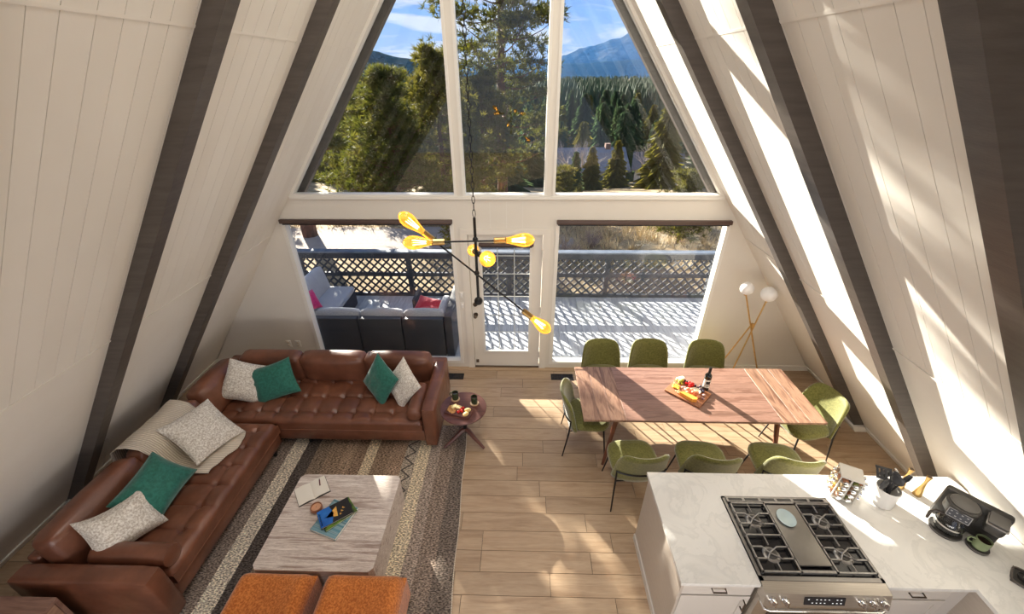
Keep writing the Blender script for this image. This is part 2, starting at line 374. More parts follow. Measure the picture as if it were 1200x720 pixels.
# leaning walls: plain lower panel, grooved boards above, seams at two heights
ZB, ZT = 2.058, 4.064
def wall(side):
    s = -1 if side == 'left' else 1
    g = .006; t = .2; mb = MB()
    P = lambda a, z: (s*(XS(z)+a), z)
    mb.prism([P(0, -.16), P(0, ZB), P(t, ZB), P(t, -.16)], Y_BACK, .42)
    mb.prism([P(g, ZB), P(g, APEX), P(t, APEX+.2), P(t, ZB)], Y_BACK, .42)
    w = mb.build('wall_'+side, M['wall'], sharp=20)
    struct(w, 'white leaning wall with grooved boards, %s' % ('beside the leather sofa' if s < 0 else 'striped with sunlight by the kitchen counter'), 'wall')
    cache = {}
    widths = [.15, .12, .15, .16, .12, .14, .13]
    for (z0, z1, tag_) in ((ZB+.006, ZT-.004, 'm'), (ZT+.004, APEX-.01, 't')):
        y = .0; k = 0 if s < 0 else 3
        while y > -5.9:
            bw = widths[k % len(widths)]; k += 1
            key = (bw, tag_)
            if key not in cache:
                cache[key] = MB().prism([P(0, z0), P(0, z1), P(g, z1), P(g, z0)], 0, bw-.004).mesh('wall_board', 0)
            link('wall_board', cache[key], M['board'], w, (0, y-bw, 0)); y -= bw
        MB().prism([P(0, z0), P(0, z1), P(g, z1), P(g, z0)], Y_BACK, y).build('wall_board', M['board'], w)
    # seam battens
    for z, h, d in ((ZB, .014, .008), (ZT, .014, .003)):
        MB().prism([P(-d, z-h/2), P(-d, z+h/2), P(g, z+h/2), P(g, z-h/2)], Y_BACK, 0).build('seam_batten', M['wall'], w)
    # baseboard with boxed plinths round the rafter feet
    bb = MB().prism([P(-.02, 0), P(-.02, .085), P(0, .085), P(0, 0)], Y_BACK, 0)
    for (y0, y1) in RAFTERS: bb.prism([P(-.16, 0), P(-.16, .085), P(0, .085), P(0, 0)], y0-.03, y1+.03)
    struct(bb.build('baseboard_'+side, M['trim'], sharp=20), 'white baseboard along the %s' % ('wall behind the leather sofa' if s < 0 else 'wall by the dining table and kitchen'), 'baseboard')
    for i, (y0, y1) in enumerate(RAFTERS):
        d = .125
        r = MB().prism([P(-d, .085), P(-d, APEX-.1), P(0, APEX-.1), P(0, .085)], y0, y1).build('trim_%d' % (i+1 if s < 0 else i+11), M['rafter'], sharp=20)
        who = (['by the corner of the sofa', 'beside the near half of the sofa', 'past the sofa arm', 'behind the loft edge', 'in the rear bay'] if s < 0 else
               ['beside the floor lamp and dining table', 'between dining table and kitchen counter', 'beside the coffee maker end of the counter', 'past the kitchen', 'in the rear bay'])[i]
        struct(r, 'dark brown rafter on the %s wall %s' % ('sofa-side' if s < 0 else 'kitchen-side', who), 'rafter')
RAFTERS = [(-1.17, -1.055), (-2.345, -2.23), (-3.50, -3.385), (-4.67, -4.555), (-7.0, -6.885)]
wall('left'); wall('right')

# gable wall with its window openings
GT = .14
LWX0, LWX1, RWX0, RWX1, WZ0, WZ1 = -2.80, -.64, .63, 2.76, .07, 2.285
SILL = 2.555; MX = .535; MW = .036
gb = MB()
gb.prism([(-XS(0)-.05, -.1), (LWX0, -.1), (LWX0, WZ1), (-XS(WZ1)-.05, WZ1)], 0, GT)
gb.prism([(RWX1, -.1), (XS(0)+.05, -.1), (XS(WZ1)+.05, WZ1), (RWX1, WZ1)], 0, GT)
gb.prism([(LWX0, -.1), (LWX1, -.1), (LWX1, WZ0), (LWX0, WZ0)], 0, GT)
gb.prism([(RWX0, -.1), (RWX1, -.1), (RWX1, WZ0), (RWX0, WZ0)], 0, GT)
gb.prism([(-XS(WZ1)-.05, WZ1), (XS(WZ1)+.05, WZ1), (XS(SILL)+.05, SILL), (-XS(SILL)-.05, SILL)], 0, GT)
gb.prism([(LWX1, -.1), (-.52, -.1), (-.52, WZ1), (LWX1, WZ1)], 0, GT)
gb.prism([(.52, -.1), (RWX0, -.1), (RWX0, WZ1), (.52, WZ1)], 0, GT)
gb.prism([(-.52, 2.115), (.52, 2.115), (.52, WZ1), (-.52, WZ1)], 0, GT)
for sx in (-1, 1): gb.prism([(sx*MX-MW, SILL), (sx*MX+MW, SILL), (sx*MX+MW, (W-MX-MW)/K if sx > 0 else (W-MX+MW)/K), (sx*MX-MW, (W-MX+MW)/K if sx > 0 else (W-MX-MW)/K)], 0, GT)
gw = gb.build('wall_back', M['gable'], sharp=20)
struct(gw, 'cream gable wall framing the tall windows and glass door', 'wall')
MB().bb(-XS(0)+.02, LWX0-.02, -.018, 0, 0, .085).bb(RWX1+.02, XS(0)-.02, -.018, 0, 0, .085).build('baseboard_strip', M['trim'], gw)
for x in (-.18, .02, .22): MB().bb(x-.002, x+.002, -.003, .001, 2.17, 2.5).build('panel_groove', M['trim'], gw)

def inset(poly, w):
    n = len(poly); out = []
    for i in range(n):
        p0, p1, p2 = (Vector(poly[i-1]), Vector(poly[i]), Vector(poly[(i+1) % n]))
        d1 = (p1-p0).normalized(); d2 = (p2-p1).normalized(); n1 = Vector((-d1.y, d1.x)); n2 = Vector((-d2.y, d2.x))
        a = p0+n1*w; b = p1+n2*w; den = d1.x*d2.y-d1.y*d2.x
        t = ((b-a).x*d2.y-(b-a).y*d2.x)/den; out.append(tuple(a+d1*t))
    return out
def ring(mb, poly, w, y0, y1):
    q = inset(poly, w); n = len(poly)
    for i in range(n): mb.prism([poly[i], poly[(i+1) % n], q[(i+1) % n], q[i]], y0, y1)
    return q
def window(no, poly, label, fw=.04, y0=-.012, y1=.10):
    mb = MB(); q = ring(mb, poly, fw, y0, y1)
    w = mb.build('window_%d' % no, M['trim'], sharp=20); struct(w, label, 'window')
    MB().prism(inset(poly, fw-.012), .062, .070).build('pane', M['glass'], w, sharp=20)
    return w
zt = lambda x: (W-x)/K
window(1, [(-XS(SILL), SILL), (-MX-MW, SILL), (-MX-MW, zt(MX+MW))], 'tall slanted window above the outdoor sofa side', .03)
window(2, [(-MX+MW, SILL), (MX-MW, SILL), (MX-MW, zt(MX-MW)), (0, APEX), (-MX+MW, zt(MX-MW))], 'tall centre window above the glass door', .03)
window(3, [(MX+MW, SILL), (XS(SILL), SILL), (MX+MW, zt(MX+MW))], 'tall slanted window above the dining side', .03)
w4 = window(4, [(LWX0, WZ0), (LWX1, WZ0), (LWX1, WZ1), (LWX0, WZ1)], 'large lower window behind the leather sofa', .045)
w5 = window(5, [(RWX0, WZ0), (RWX1, WZ0), (RWX1, WZ1), (RWX0, WZ1)], 'large lower window behind the dining chairs', .045)
# sill ledge under the upper windows, dark outside rafters at the glazing edge
struct(MB().bb(-XS(SILL)+.01, XS(SILL)-.01, -.022, 0, SILL-.022, SILL+.012).build('trim_31', M['trim']), 'white sill under the tall upper windows', 'sill')
for sx in (-1, 1):
    o = MB().prism([(sx*XS(SILL-.1), SILL-.1), (sx*XS(APEX-.15), APEX-.15), (sx*(XS(APEX-.15)-.11), APEX-.15), (sx*(XS(SILL-.1)-.11), SILL-.1)], .15, .24).build('trim_%d' % (32 if sx < 0 else 33), M['rafter'], sharp=20)
    struct(o, 'dark outer rafter edging the %s tall slanted window' % ('outdoor sofa side' if sx < 0 else 'dining side'), 'rafter')
shade_m = mat('shade_cassette', (.085, .052, .042), rough=.4)
def shade(x0, x1, z0, z1, label):
    t = thing('roller_shade', label, 'window shade', ((x0+x1)/2, -.03, z0), 0, 'brown roller shades')
    h = (x1-x0)/2
    MB().rbox((0, 0, (z1-z0)/2+.008), (2*h, .055, z1-z0-.016), .012).build('cassette', shade_m, t)
    MB().bb(-h+.02, h-.02, .006, .020, -.004, .012).build('hem_bar', M['black'], t)
    return t
shade(LWX0+.005, LWX1-.005, 2.215, 2.285, 'brown roller shade rolled up over the window behind the sofa')
shade(RWX0+.005, RWX1-.005, 2.215, 2.285, 'brown roller shade rolled up over the window behind the dining chairs')

# glass door
dr = MB(); DY0, DY1 = .02, .065
dr.bb(-.47, -.325, DY0, DY1, .012, 2.085).bb(.335, .475, DY0, DY1, .012, 2.085).bb(-.325, .335, DY0, DY1, .012, .27).bb(-.325, .335, DY0, DY1, 1.96, 2.085)
door = dr.build('door_1', M['door'], sharp=20); struct(door, 'cream glazed door to the deck between the two lower windows', 'door')
q = MB(); ring(q, [(-.335, .26), (.345, .26), (.345, 1.97), (-.335, 1.97)], .03, DY0-.012, DY0+.004); q.build('glazing_bead', M['trim'], door, sharp=20)
MB().bb(-.33, .34, .038, .046, .265, 1.965).build('pane', M['glass'], door)
for x in (-.105, .115): MB().bb(x-.005, x+.005, .048, .052, .29, 1.95).build('muntin', M['trim'], door)
for z in (.60, .88, 1.18, 1.52, 1.78): MB().bb(-.31, .32, .048, .052, z-.005, z+.005).build('muntin', M['trim'], door)
frm = MB()
for (x0, x1, z0, z1) in ((-.565, -.475, 0, 2.09), (.48, .57, 0, 2.09), (-.565, .57, 2.09, 2.16)): frm.bb(x0, x1, -.018, .02, z0, z1)
for (x0, x1, z0, z1) in ((-.50, -.475, 0, 2.09), (.48, .50, 0, 2.09), (-.475, .48, 2.088, 2.11)): frm.bb(x0, x1, .0205, .11, z0, z1)
frm.build('door_frame', M['door'], door, sharp=20)
MB().bb(-.50, .50, -.01, .12, -.002, .012).build('threshold', M['bronze'], door)
def lockset(z, lever):
    mb = MB(); mb.cyl((-.425, DY0, z), (-.425, DY0-.012, z), .032, n=18); mb.cyl((-.425, DY0-.012, z), (-.425, DY0-.045, z), .012)
    if lever: mb.sphere((-.425, DY0-.062, z), .027)
    else: mb.box((-.425, DY0-.03, z), (.012, .03, .03))
    return mb
lockset(.905, True).build('door_knob', M['bronze'], door); lockset(1.07, False).build('deadbolt', M['bronze'], door)
for z in (.25, 1.0, 1.83): MB().bb(.468, .488, -.022, .0, z-.045, z+.045).cyl((.478, -.022, z-.05), (.478, -.022, z+.05), .007).build('hinge', M['bronze'] if z > 99 else M['trim'], door)
MB().bb(-.455, -.415, DY0-.012, DY0, .075, .125).build('door_stop', M['bronze'], door)
shade(-.335, .36, 1.925, 1.985, 'small brown roller shade at the head of the glass door')
# wall plates
def plate(name, label, x, z, w, h, kind):
    t = thing(name, label, 'switch' if kind else 'outlet', (x, 0, z))
    MB().rbox((0, -.004, 0), (w, .008, h), .003).build('plate', M['trim'], t)
    if kind: MB().rbox((0, -.010, 0), (w*.4, .012, h*.55), .003).build('rocker', M['globe'], t)
    else:
        for dz in (-.022, .022): MB().rbox((0, -.009, dz), (w*.5, .006, .030), .006).build('socket', M['cream_throw'], t)
    return t
plate('outlet_plate', 'tan outlet plate on cream gable wall, nearer the leaning wall', -3.21, .39, .075, .118, 0)
plate('outlet_plate', 'white outlet plate on cream gable wall, nearer the window', -3.07, .39, .075, .118, 0)
plate('light_switch', 'white light switch beside glass door, upper of two', -.60, 1.22, .06, .11, 1)
plate('light_switch', 'white light switch beside glass door, lower of two', -.60, 1.06, .06, .11, 1)
# floor vents
def vent(cx, cy, w, d, label):
    t = thing('floor_vent', label, 'vent', (cx, cy, 0), 0, 'black floor registers')
    MB().bb(-w/2, w/2, -d/2, d/2, .0005, .002).build('pan', M['dark'], t)
    MB().bb(-w/2, w/2, -d/2, -d/2+.014, .002, .007).bb(-w/2, w/2, d/2-.014, d/2, .002, .007).bb(-w/2, -w/2+.014, -d/2, d/2, .002, .007).bb(w/2-.014, w/2, -d/2, d/2, .002, .007).bb(-.006, .006, -d/2, d/2, .002, .007).build('rim', M['black'], t)
    me = MB().box((0, 0, .004), (.006, d-.03, .004)).mesh('slat', 0)
    n = 12
    for i in range(n): link('slat', me, M['black'], t, (-w/2+.03+i*(w-.06)/(n-1), 0, 0))
vent(.81, -.225, .32, .13, 'black metal floor vent under the dining chairs window')
vent(-.78, -.235, .32, .13, 'black metal floor vent between sofa arm and door')
# thin white cord hanging on the sofa-side wall
cz = [(.62, 0), (.50, .03), (.40, -.01), (.30, .04), (.16, .02)]
tag(MB().tube([(-XS(z)+.012+.02*(k > 0), -2.02+o, z) for k, (z, o) in enumerate(cz)], .005, 6).build('cord', M['trim']), 'thin white cord hanging on wall behind the sofa', 'cord')
# ================================================================== living side
def lump(P, s, k): return mnoise.noise(Vector(P)*s)*k
def cushion_block(mb, x0, x1, y0, y1, z0, z1, R, hf=None, step=.03):
    # upholstered block: flat sides, rounded top edge, optional height field on top
    w, d = x1-x0, y1-y0
    def axis(L_):
        e = [R*(1-math.cos(a*PI/2)) for a in (0, .2, .4, .6, .8, 1)]; n = max(2, int((L_-2*R)/step)); mid = [R+(L_-2*R)*i/n for i in range(1, n)]
        return e+mid+[L_-q for q in reversed(e)]
    xs, ys = axis(w), axis(d); P = []
    for a in xs:
        row = []
        for b in ys:
            e1 = min(a, w-a, R); e2 = min(b, d-b, R)
            dz = R-math.sqrt(max(0, R*R-min(R*R, (R-e1)**2+(R-e2)**2)))
            z = z1-dz
            if hf: z += hf(a, b, w, d)*min(1, min(a, w-a)/R, min(b, d-b)/R)
            row.append((x0+a, y0+b, z))
        P.append(row)
    mb.grid(P); n = len(xs); m = len(ys)
    peri = [P[i][0] for i in range(n)]+[P[n-1][j] for j in range(1, m)]+[P[i][m-1] for i in range(n-2, -1, -1)]+[P[0][j] for j in range(m-2, 0, -1)]
    k = len(peri); vs = list(peri)+[(p[0], p[1], z0) for p in peri]
    mb.add(vs, [(i, i+k, (i+1) % k+k, (i+1) % k) for i in range(k)]+[tuple(range(k, 2*k))])
    return mb
def tuft(px, py, ox, oy):
    def hf(a, b, w, d):
        nx = max(1, round((w-2*ox)/px)); ny = max(1, round((d-2*oy)/py)); sx = (w-2*ox)/nx; sy = (d-2*oy)/ny
        u = (a-ox)/sx; v = (b-oy)/sy
        du = (u-round(u))*sx; dv = (v-round(v))*sy
        inx = -.5 < u < nx+.5; iny = -.5 < v < ny+.5
        near_b = math.hypot((u-min(max(round(u), 0), nx))*sx, (v-min(max(round(v), 0), ny))*sy)
        z = -.030*math.exp(-(near_b/.030)**2)
        z += -.010*math.exp(-(du/.012)**2)-.010*math.exp(-(dv/.012)**2)*(1 if iny else 0)
        z += .012*abs(math.sin(PI*u))**.7*abs(math.sin(PI*v))**.7
        return z+lump((a, b, 0), 9, .004)
    return hf
SB = Vector((-2.6, -1.4, 0)); OFF = tuple(-SB)
sofa = thing('sectional_sofa', 'large cognac leather corner sofa with tufted seats on the striped rug', 'sofa', SB)
RZ = .014
def sp(mb, name, m='leather', sharp=50): return mb.build(name, M[m], sofa, OFF, sharp=sharp)
# run under the window
sp(MB().rbox((-2.17, -1.10, .205), (2.80, .92, .16), .02), 'seat_base')
sp(cushion_block(MB(), -3.44, -.905, -1.57, -.74, .285, .435, .05, tuft(.235, .225, .14, .16), .02), 'seat_cushion')
sp(MB().rbox((-2.17, -.645, .375), (2.84, .12, .50), .025), 'back_panel')
sp(MB().puff((-.82, -1.085, .345), (.155, .985, .56), .03, .006, 6), 'arm')
for i, (x0, x1) in enumerate(((-3.30, -2.55), (-2.54, -1.74), (-1.73, -.92))):
    sp(MB().puff(((x0+x1)/2, -.79, .615), (x1-x0-.008, .21, .40), .055, .028, 8, (.13, 0, 0)), 'back_cushion')
sp(MB().lathe([(0, 0), (.06, 0), (.083, .012), (.088, .03), (.088, .46), (.083, .478), (.06, .49), (0, .49)], 20, (-.985, -1.565, .525), Euler((-PI/2, 0, 0)).to_matrix()), 'bolster')
# run along the leaning wall
sp(MB().rbox((-3.055, -2.41, .205), (1.00, 1.62, .16), .02), 'seat_base')
sp(cushion_block(MB(), -3.47, -2.535, -3.20, -1.60, .285, .445, .055, tuft(.24, .235, .17, .13), .02), 'seat_cushion')
sp(MB().rbox((-3.545, -1.96, .375), (.11, 2.50, .50), .025), 'back_panel')
sp(MB().puff((-3.055, -3.30, .335), (1.07, .16, .55), .035, .006, 6), 'arm')
for (y0, y1, h, tx) in ((-1.55, -.86, .39, .20), (-2.36, -1.60, .36, .16), (-3.19, -2.38, .40, .22)):
    sp(MB().puff((-3.38, (y0+y1)/2, .61), (.22, y1-y0-.01, h), .055, .030, 8, (0, -tx, 0)), 'back_cushion')
sp(MB().lathe([(0, 0), (.06, 0), (.083, .012), (.088, .03), (.088, .60), (.083, .62), (.06, .63), (0, .63)], 20, (-3.17, -3.11, .530), Euler((0, PI/2, 0)).to_matrix()), 'bolster')
for (x, y) in ((-.84, -1.5), (-.84, -.66), (-2.62, -3.3), (-3.52, -3.3), (-3.5, -.68), (-2.62, -1.7), (-2.3, -1.48)):
    sp(MB().cyl((x, y, RZ), (x, y, .128), .022, .028, 10), 'leg', 'black')
# stitched seams on the arm and seat fronts
seam = mat('leather_stitch', (.26, .11, .06), rough=.6)
for pts in ([(-2.533, -3.19, .30), (-2.533, -1.61, .30)], [(-3.43, -1.572, .30), (-.91, -1.572, .30)]): MB().tube(pts, .0025, 5).build('seam', seam, sofa, OFF)

def pillow_mesh(w, h, t, seed=0, n=18, sag=0):
    mb = MB(); G = [[], []]
    for sgn in (0, 1):
        P = []
        for i in range(n+1):
            row = []
            for j in range(n+1):
                u = math.sin((i/n-.5)*PI*.94)/math.sin(.47*PI); v = math.sin((j/n-.5)*PI*.94)/math.sin(.47*PI)
                x = u*(1-.085*(1-v*v)*abs(u)); z = v*(1-.085*(1-u*u)*abs(v))
                th = ((1-u**4)*(1-v**4))**.55*(.75+.25*(1-u*u)*(1-v*v))
                wr = lump((x*1.4, z*1.4, seed*3.1+sgn), 3.2, .022)*th
                xx, zz = x*w/2, z*h/2; zz -= sag*(1-x*x)*(z > 0)*z
                row.append((xx, (1 if sgn else -1)*(t/2*th)+wr, zz))
            P.append(row if sgn else row)
        G[sgn] = P
    mb.grid(G[0]); mb.grid(G[1])
    me = mb.mesh('pillow', 0)
    bm = bmesh.new(); bm.from_mesh(me); bmesh.ops.remove_doubles(bm, verts=bm.verts, dist=1e-4); bmesh.ops.recalc_face_normals(bm, faces=bm.faces); bm.to_mesh(me); bm.free()
    me.polygons.foreach_set('use_smooth', [True]*len(me.polygons)); return me
def pillow(label, m, loc, rot, w=.46, h=.46, t=.17, seed=0, group=None, sag=0):
    me = pillow_mesh(w, h, t, seed, sag=sag); o = bpy.data.objects.new('throw_pillow', me); COL.objects.link(o); me.materials.append(M[m])
    o.location = loc; o.rotation_mode = 'QUATERNION'; tilt, roll, yaw = rot
    q = Matrix.Rotation(yaw, 3, 'Z') @ Matrix.Rotation(tilt, 3, 'X') @ Matrix.Rotation(roll, 3, 'Y'); o.rotation_quaternion = q.to_quaternion()
    tag(o, label, 'pillow', group)
    # welt round the edge
    n = 40; pts = []
    for k in range(n):
        s_ = k/n*4; e = int(s_); f = s_-e; a = -1+2*f; u, v = ((a, -1), (1, a), (-a, 1), (-1, -a))[e]
        x = u*(1-.085*(1-v*v)*abs(u)); z = v*(1-.085*(1-u*u)*abs(v)); zz = z*h/2; zz -= sag*(1-x*x)*(z > 0)*z
        pts.append((x*w/2, 0, zz))
    MB().tube(pts, .004, 5, True).build('welt', M[m], o)
    return o
pillow('speckled ivory pillow in the sofa corner behind a teal pillow', 'ivory', (-3.07, -1.17, .655), (-.55, .55, .60), .47, .47, .16, 1)
pillow('teal velvet pillow in the sofa corner before an ivory pillow', 'teal', (-2.76, -1.13, .635), (-.50, -.28, .12), .52, .44, .16, 2)
pillow('teal velvet pillow by the bolster, leaning on an ivory pillow', 'teal', (-1.47, -1.12, .660), (-.42, .35, -.62), .46, .46, .17, 3)
pillow('plain ivory pillow between a teal pillow and the sofa bolster', 'ivory', (-1.19, -1.17, .655), (-.46, .48, -.66), .45, .45, .15, 4)
pillow('speckled ivory pillow lying on the cream throw', 'ivory', (-3.05, -1.95, .672), (-.92, .16, 1.40), .52, .52, .15, 5)
pillow('teal velvet pillow on the wall-side seat beside a ribbed ivory pillow', 'teal', (-3.04, -2.60, .660), (-.78, -.25, 1.32), .50, .40, .25, 6)
pillow('ribbed ivory pillow propped on the bolster at the sofa end', 'ivory', (-3.07, -2.92, .645), (-.66, .10, 1.15), .46, .40, .23, 7, sag=.05)

# knitted throw over the wall-side back cushion
prof = [(-3.64, .52), (-3.632, .66), (-3.60, .78), (-3.52, .838), (-3.42, .845), (-3.31, .815), (-3.235, .73), (-3.19, .62), (-3.14, .525), (-3.04, .483), (-2.92, .474), (-2.78, .472)]
P = []
for i, (x, z) in enumerate(prof):
    t_ = i/(len(prof)-1); row = []
    for j in range(25):
        v = j/24; y = -1.66-.70*v+.16*t_*(v-.3)-.06*t_
        ripple = .006*math.sin(v*19+t_*3)*(.3+t_)
        row.append((x+.05*t_*math.sin(v*5), y, z+ripple+.004))
    P.append(row)
th = MB().sheet(P, -.010).build('throw_blanket', M['cream_throw'], sharp=0); tag(th, 'cream knitted throw draped over the sofa back', 'blanket')
for f in th.data.polygons: f.use_smooth = True
me = th.data; 

# ---- striped rug
def rug_mat():
    m, nt, bs = new_mat('striped_jute_rug'); setp(bs, rough=.95, spec=.1)
    tc = _node(nt, 'ShaderNodeTexCoord'); sep = _node(nt, 'ShaderNodeSeparateXYZ'); L(nt, tc.outputs['Object'], sep.inputs[0])
    X0, X1 = -3.4, -.35
    wob = noise_n(nt, coords(nt), 1.6, 2); xx = math_n(nt, 'ADD', sep.outputs[0], math_n(nt, 'MULTIPLY', math_n(nt, 'SUBTRACT', wob, .5), .05))
    t = math_n(nt, 'DIVIDE', math_n(nt, 'SUBTRACT', xx, X0), X1-X0)
    bands = [(-3.4, (.30, .24, .20)), (-2.49, (.74, .67, .55)), (-2.32, (.11, .092, .082)), (-2.18, (.26, .20, .15)), (-2.02, (.34, .25, .18)), (-1.85, (.42, .31, .225)), (-1.70, (.32, .23, .17)), (-1.58, (.74, .63, .46)), (-1.46, (.33, .24, .175)), (-1.30, (.40, .29, .215)), (-1.13, (.46, .40, .33)), (-.99, (.72, .63, .47)), (-.85, (.42, .345, .29)), (-.73, (.31, .245, .20)), (-.56, (.20, .165, .14))]
    r = _node(nt, 'ShaderNodeValToRGB'); r.color_ramp.interpolation = 'CONSTANT'; L(nt, t, r.inputs[0]); e = r.color_ramp.elements
    while len(e) < len(bands): e.new(.5)
    for k, (x, c) in enumerate(bands): e[k].position = max(0, (x-X0)/(X1-X0)); e[k].color = (*c, 1)
    col = r.outputs[0]
    weave = noise_n(nt, coords(nt, (45, 110, 1)), 1.0, 2); yarn = noise_n(nt, coords(nt, (9, 2.2, 1)), 2.5, 5, .7)
    col = mix_n(nt, .85, col, ramp_n(nt, weave, [(.36, (.18, .16, .15)), (.5, (.9, .9, .9)), (.62, (1.9, 1.85, 1.8))]), 'MULTIPLY')
    col = mix_n(nt, .6, col, ramp_n(nt, yarn, [(.3, (.62, .58, .55)), (.7, (1.2, 1.2, 1.2))]), 'MULTIPLY')
    # dark zigzag in the pale band
    tri = math_n(nt, 'PINGPONG', sep.outputs[1], .085); zx = math_n(nt, 'ADD', math_n(nt, 'MULTIPLY', tri, 1.25), -1.113)
    zz = math_n(nt, 'LESS_THAN', math_n(nt, 'ABSOLUTE', math_n(nt, 'SUBTRACT', sep.outputs[0], zx)), .013)
    col = mix_n(nt, zz, col, (.11, .095, .085)); L(nt, col, bs.inputs['Base Color'])
    wv = _node(nt, 'ShaderNodeTexWave', bands_direction='Y'); L(nt, tc.outputs['Object'], wv.inputs[0]); wv.inputs['Scale'].default_value = 26; wv.inputs['Distortion'].default_value = 2.5
    bump_n(nt, bs, mix_n(nt, .5, wv.outputs[1], weave), .8, .012); return m
P = []
ry = [-3.95+2.75*i/40 for i in range(41)]; rx = [-2.95+2.54*i/52 for i in range(53)]
for x in rx:
    row = []
    for y_ in ry:
        ex = .006*math.sin(y_*7)-.035+.05*(-1.4-y_)
        k = (x+2.95)/2.54
        xx = x+ex*k**6
        bumpz = .002*math.exp(-((y_+2.55)/.10)**2-((x+.62)/.16)**2)
        row.append((xx, y_, .010+bumpz))
    P.append(row)
rug = MB().sheet(P, .0095).build('area_rug', rug_mat(), sharp=0); tag(rug, 'striped brown and cream woven rug under sofa and coffee table', 'rug')
for f in rug.data.polygons: f.use_smooth = True
MB().tube([(p[0]+.002, p[1], .007) for p in P[-1]], .005, 5).build('bound_edge', M['cream_throw'], rug)

# ---- travertine coffee table
ct = thing('coffee_table', 'low block coffee table of striped travertine stone on the rug', 'table', (-1.465, -2.68, RZ))
def cham(w, d, c): return [(-w/2+c, -d/2), (w/2-c, -d/2), (w/2, -d/2+c), (w/2, d/2-c), (w/2-c, d/2), (-w/2+c, d/2), (-w/2, d/2-c), (-w/2, -d/2+c)]
top = MB(); top.slab(cham(.99, .905, .035), .318, .366); top.build('top', M['travertine'], ct, sharp=20)
MB().slab(cham(.985, .90, .035), 0, .317).build('base_block', M['travertine'], ct, sharp=20)
TZ = RZ+.366
# open notebook with pen
nb = thing('open_book', 'open blank notebook lying on the coffee table', 'book', (-1.775, -2.415, TZ), math.radians(37))
cover = mat('black_cover', (.02, .018, .016), rough=.5); paper = mat('cream_paper', (.80, .75, .66), rough=.8)
MB().bb(-.142, .142, -.108, .108, 0, .004).build('cover', cover, nb)
for s_ in (-1, 1):
    P = [[(s_*.138*i/10, -.104+.208*j/4, .004+.014*math.sin(min(1, (i/10)*2.2)*PI/2)*(1-.55*(i/10)) ) for j in range(5)] for i in range(11)]
    b = MB(); b.sheet(P if s_ > 0 else P, .0035 if s_ < 0 else -.0035); b.build('pages', paper, nb)
pen = thing('pen', 'dark red pen resting across the open notebook', 'pen', (-1.735, -2.335, TZ+.022), math.radians(118))
MB().cyl((-.035, 0, 0), (.03, 0, 0), .0055, n=8).build('barrel', mat('maroon', (.10, .01, .02), rough=.3), pen); MB().cyl((.03, 0, 0), (.048, 0, 0), .0055, .002, 8).build('tip', M['black'], pen)
cd = thing('wooden_candle_bowl', 'small round wooden candle bowl beside the notebook', 'candle', (-1.645, -2.605, TZ))
MB().lathe([(0, 0), (.038, 0), (.050, .012), (.053, .03), (.050, .048), (.044, .05), (.042, .036), (0, .034)], 24).build('bowl', mat('terracotta_wood', (.33, .13, .06), (.22, .08, .04), 9, (1, 1, 4), rough=.35), cd)
MB().lathe([(0, .0345), (.041, .0345), (.041, .039), (0, .040)], 20).build('wax', mat('wax', (.62, .33, .20), rough=.4), cd)
MB().cyl((0, 0, .038), (.002, 0, .050), .0015, n=6).build('wick', M['black'], cd)
def book(label, c, ang, w, d, z0, h, m, bits=()):
    t = thing('book', label, 'book', (c[0], c[1], z0), ang, 'books stacked on the coffee table')
    MB().bb(-w/2+.003, w/2-.003, -d/2+.003, d/2-.003, .003, h-.003).build('pages', paper, t)
    MB().bb(-w/2, w/2, -d/2, d/2, h-.003, h).bb(-w/2, w/2, -d/2, d/2, 0, .003).bb(-w/2, -w/2+.004, -d/2, d/2, 0, h).build('cover', m, t)
    for nm, poly, mm in bits: MB().slab(poly, h+.0002, h+.0010).build(nm, mm, t)
    return t
def stripes(name, axis, scale, cols):
    m, nt, bs = new_mat(name); setp(bs, rough=.4); f = noise_n(nt, coords(nt, (scale, .3, .3) if axis == 0 else (.3, scale, .3)), 1, 2)
    L(nt, ramp_n(nt, f, [(.3+.4*i/(len(cols)-1), c) for i, c in enumerate(cols)]), bs.inputs['Base Color']); return m
book('striped blue and teal hardback at the bottom of the book stack', (-1.44, -2.70), math.radians(-18), .265, .31, TZ, .028, stripes('teal_stripes', 1, 30, [(.02, .09, .13), (.10, .26, .33), (.30, .42, .46), (.03, .12, .18)]))
gm = mat('green_print', (.16, .30, .03), (.02, .03, .02), 14, rough=.4)
book('green and black paperback in the middle of the book stack', (-1.425, -2.665), math.radians(44), .285, .19, TZ+.0285, .016, gm)
c_or = mat('orange_print', (.75, .28, .05), (.85, .55, .12), 60, rough=.4); c_bl = mat('blue_print', (.01, .10, .42), (.02, .17, .55), 12, rough=.35); c_wh = mat('white_print', (.8, .8, .8), rough=.4); c_bk = mat('black_print', (.012, .012, .016), rough=.35)
book('blue and black book with orange cone picture, on top of the stack', (-1.445, -2.665), math.radians(36), .272, .182, TZ+.045, .014, c_bk,
     [('blue_panel', [(-.135, -.09), (-.04, -.09), (-.01, 0), (-.03, .09), (-.135, .09)], c_bl), ('orange_cone', [(-.085, -.012), (.015, -.05), (.025, .055)], c_or)]+
     [('spark', [(.03+.018*k, -.05+.028*k), (.05+.02*k, -.045+.02*k), (.035+.018*k, -.03+.026*k)], c_or) for k in range(3)]+
     [('title_letter', [(-.128, -.07+.019*k), (-.116, -.07+.019*k), (-.116, -.058+.019*k), (-.128, -.058+.019*k)], c_wh) for k in range(7)])

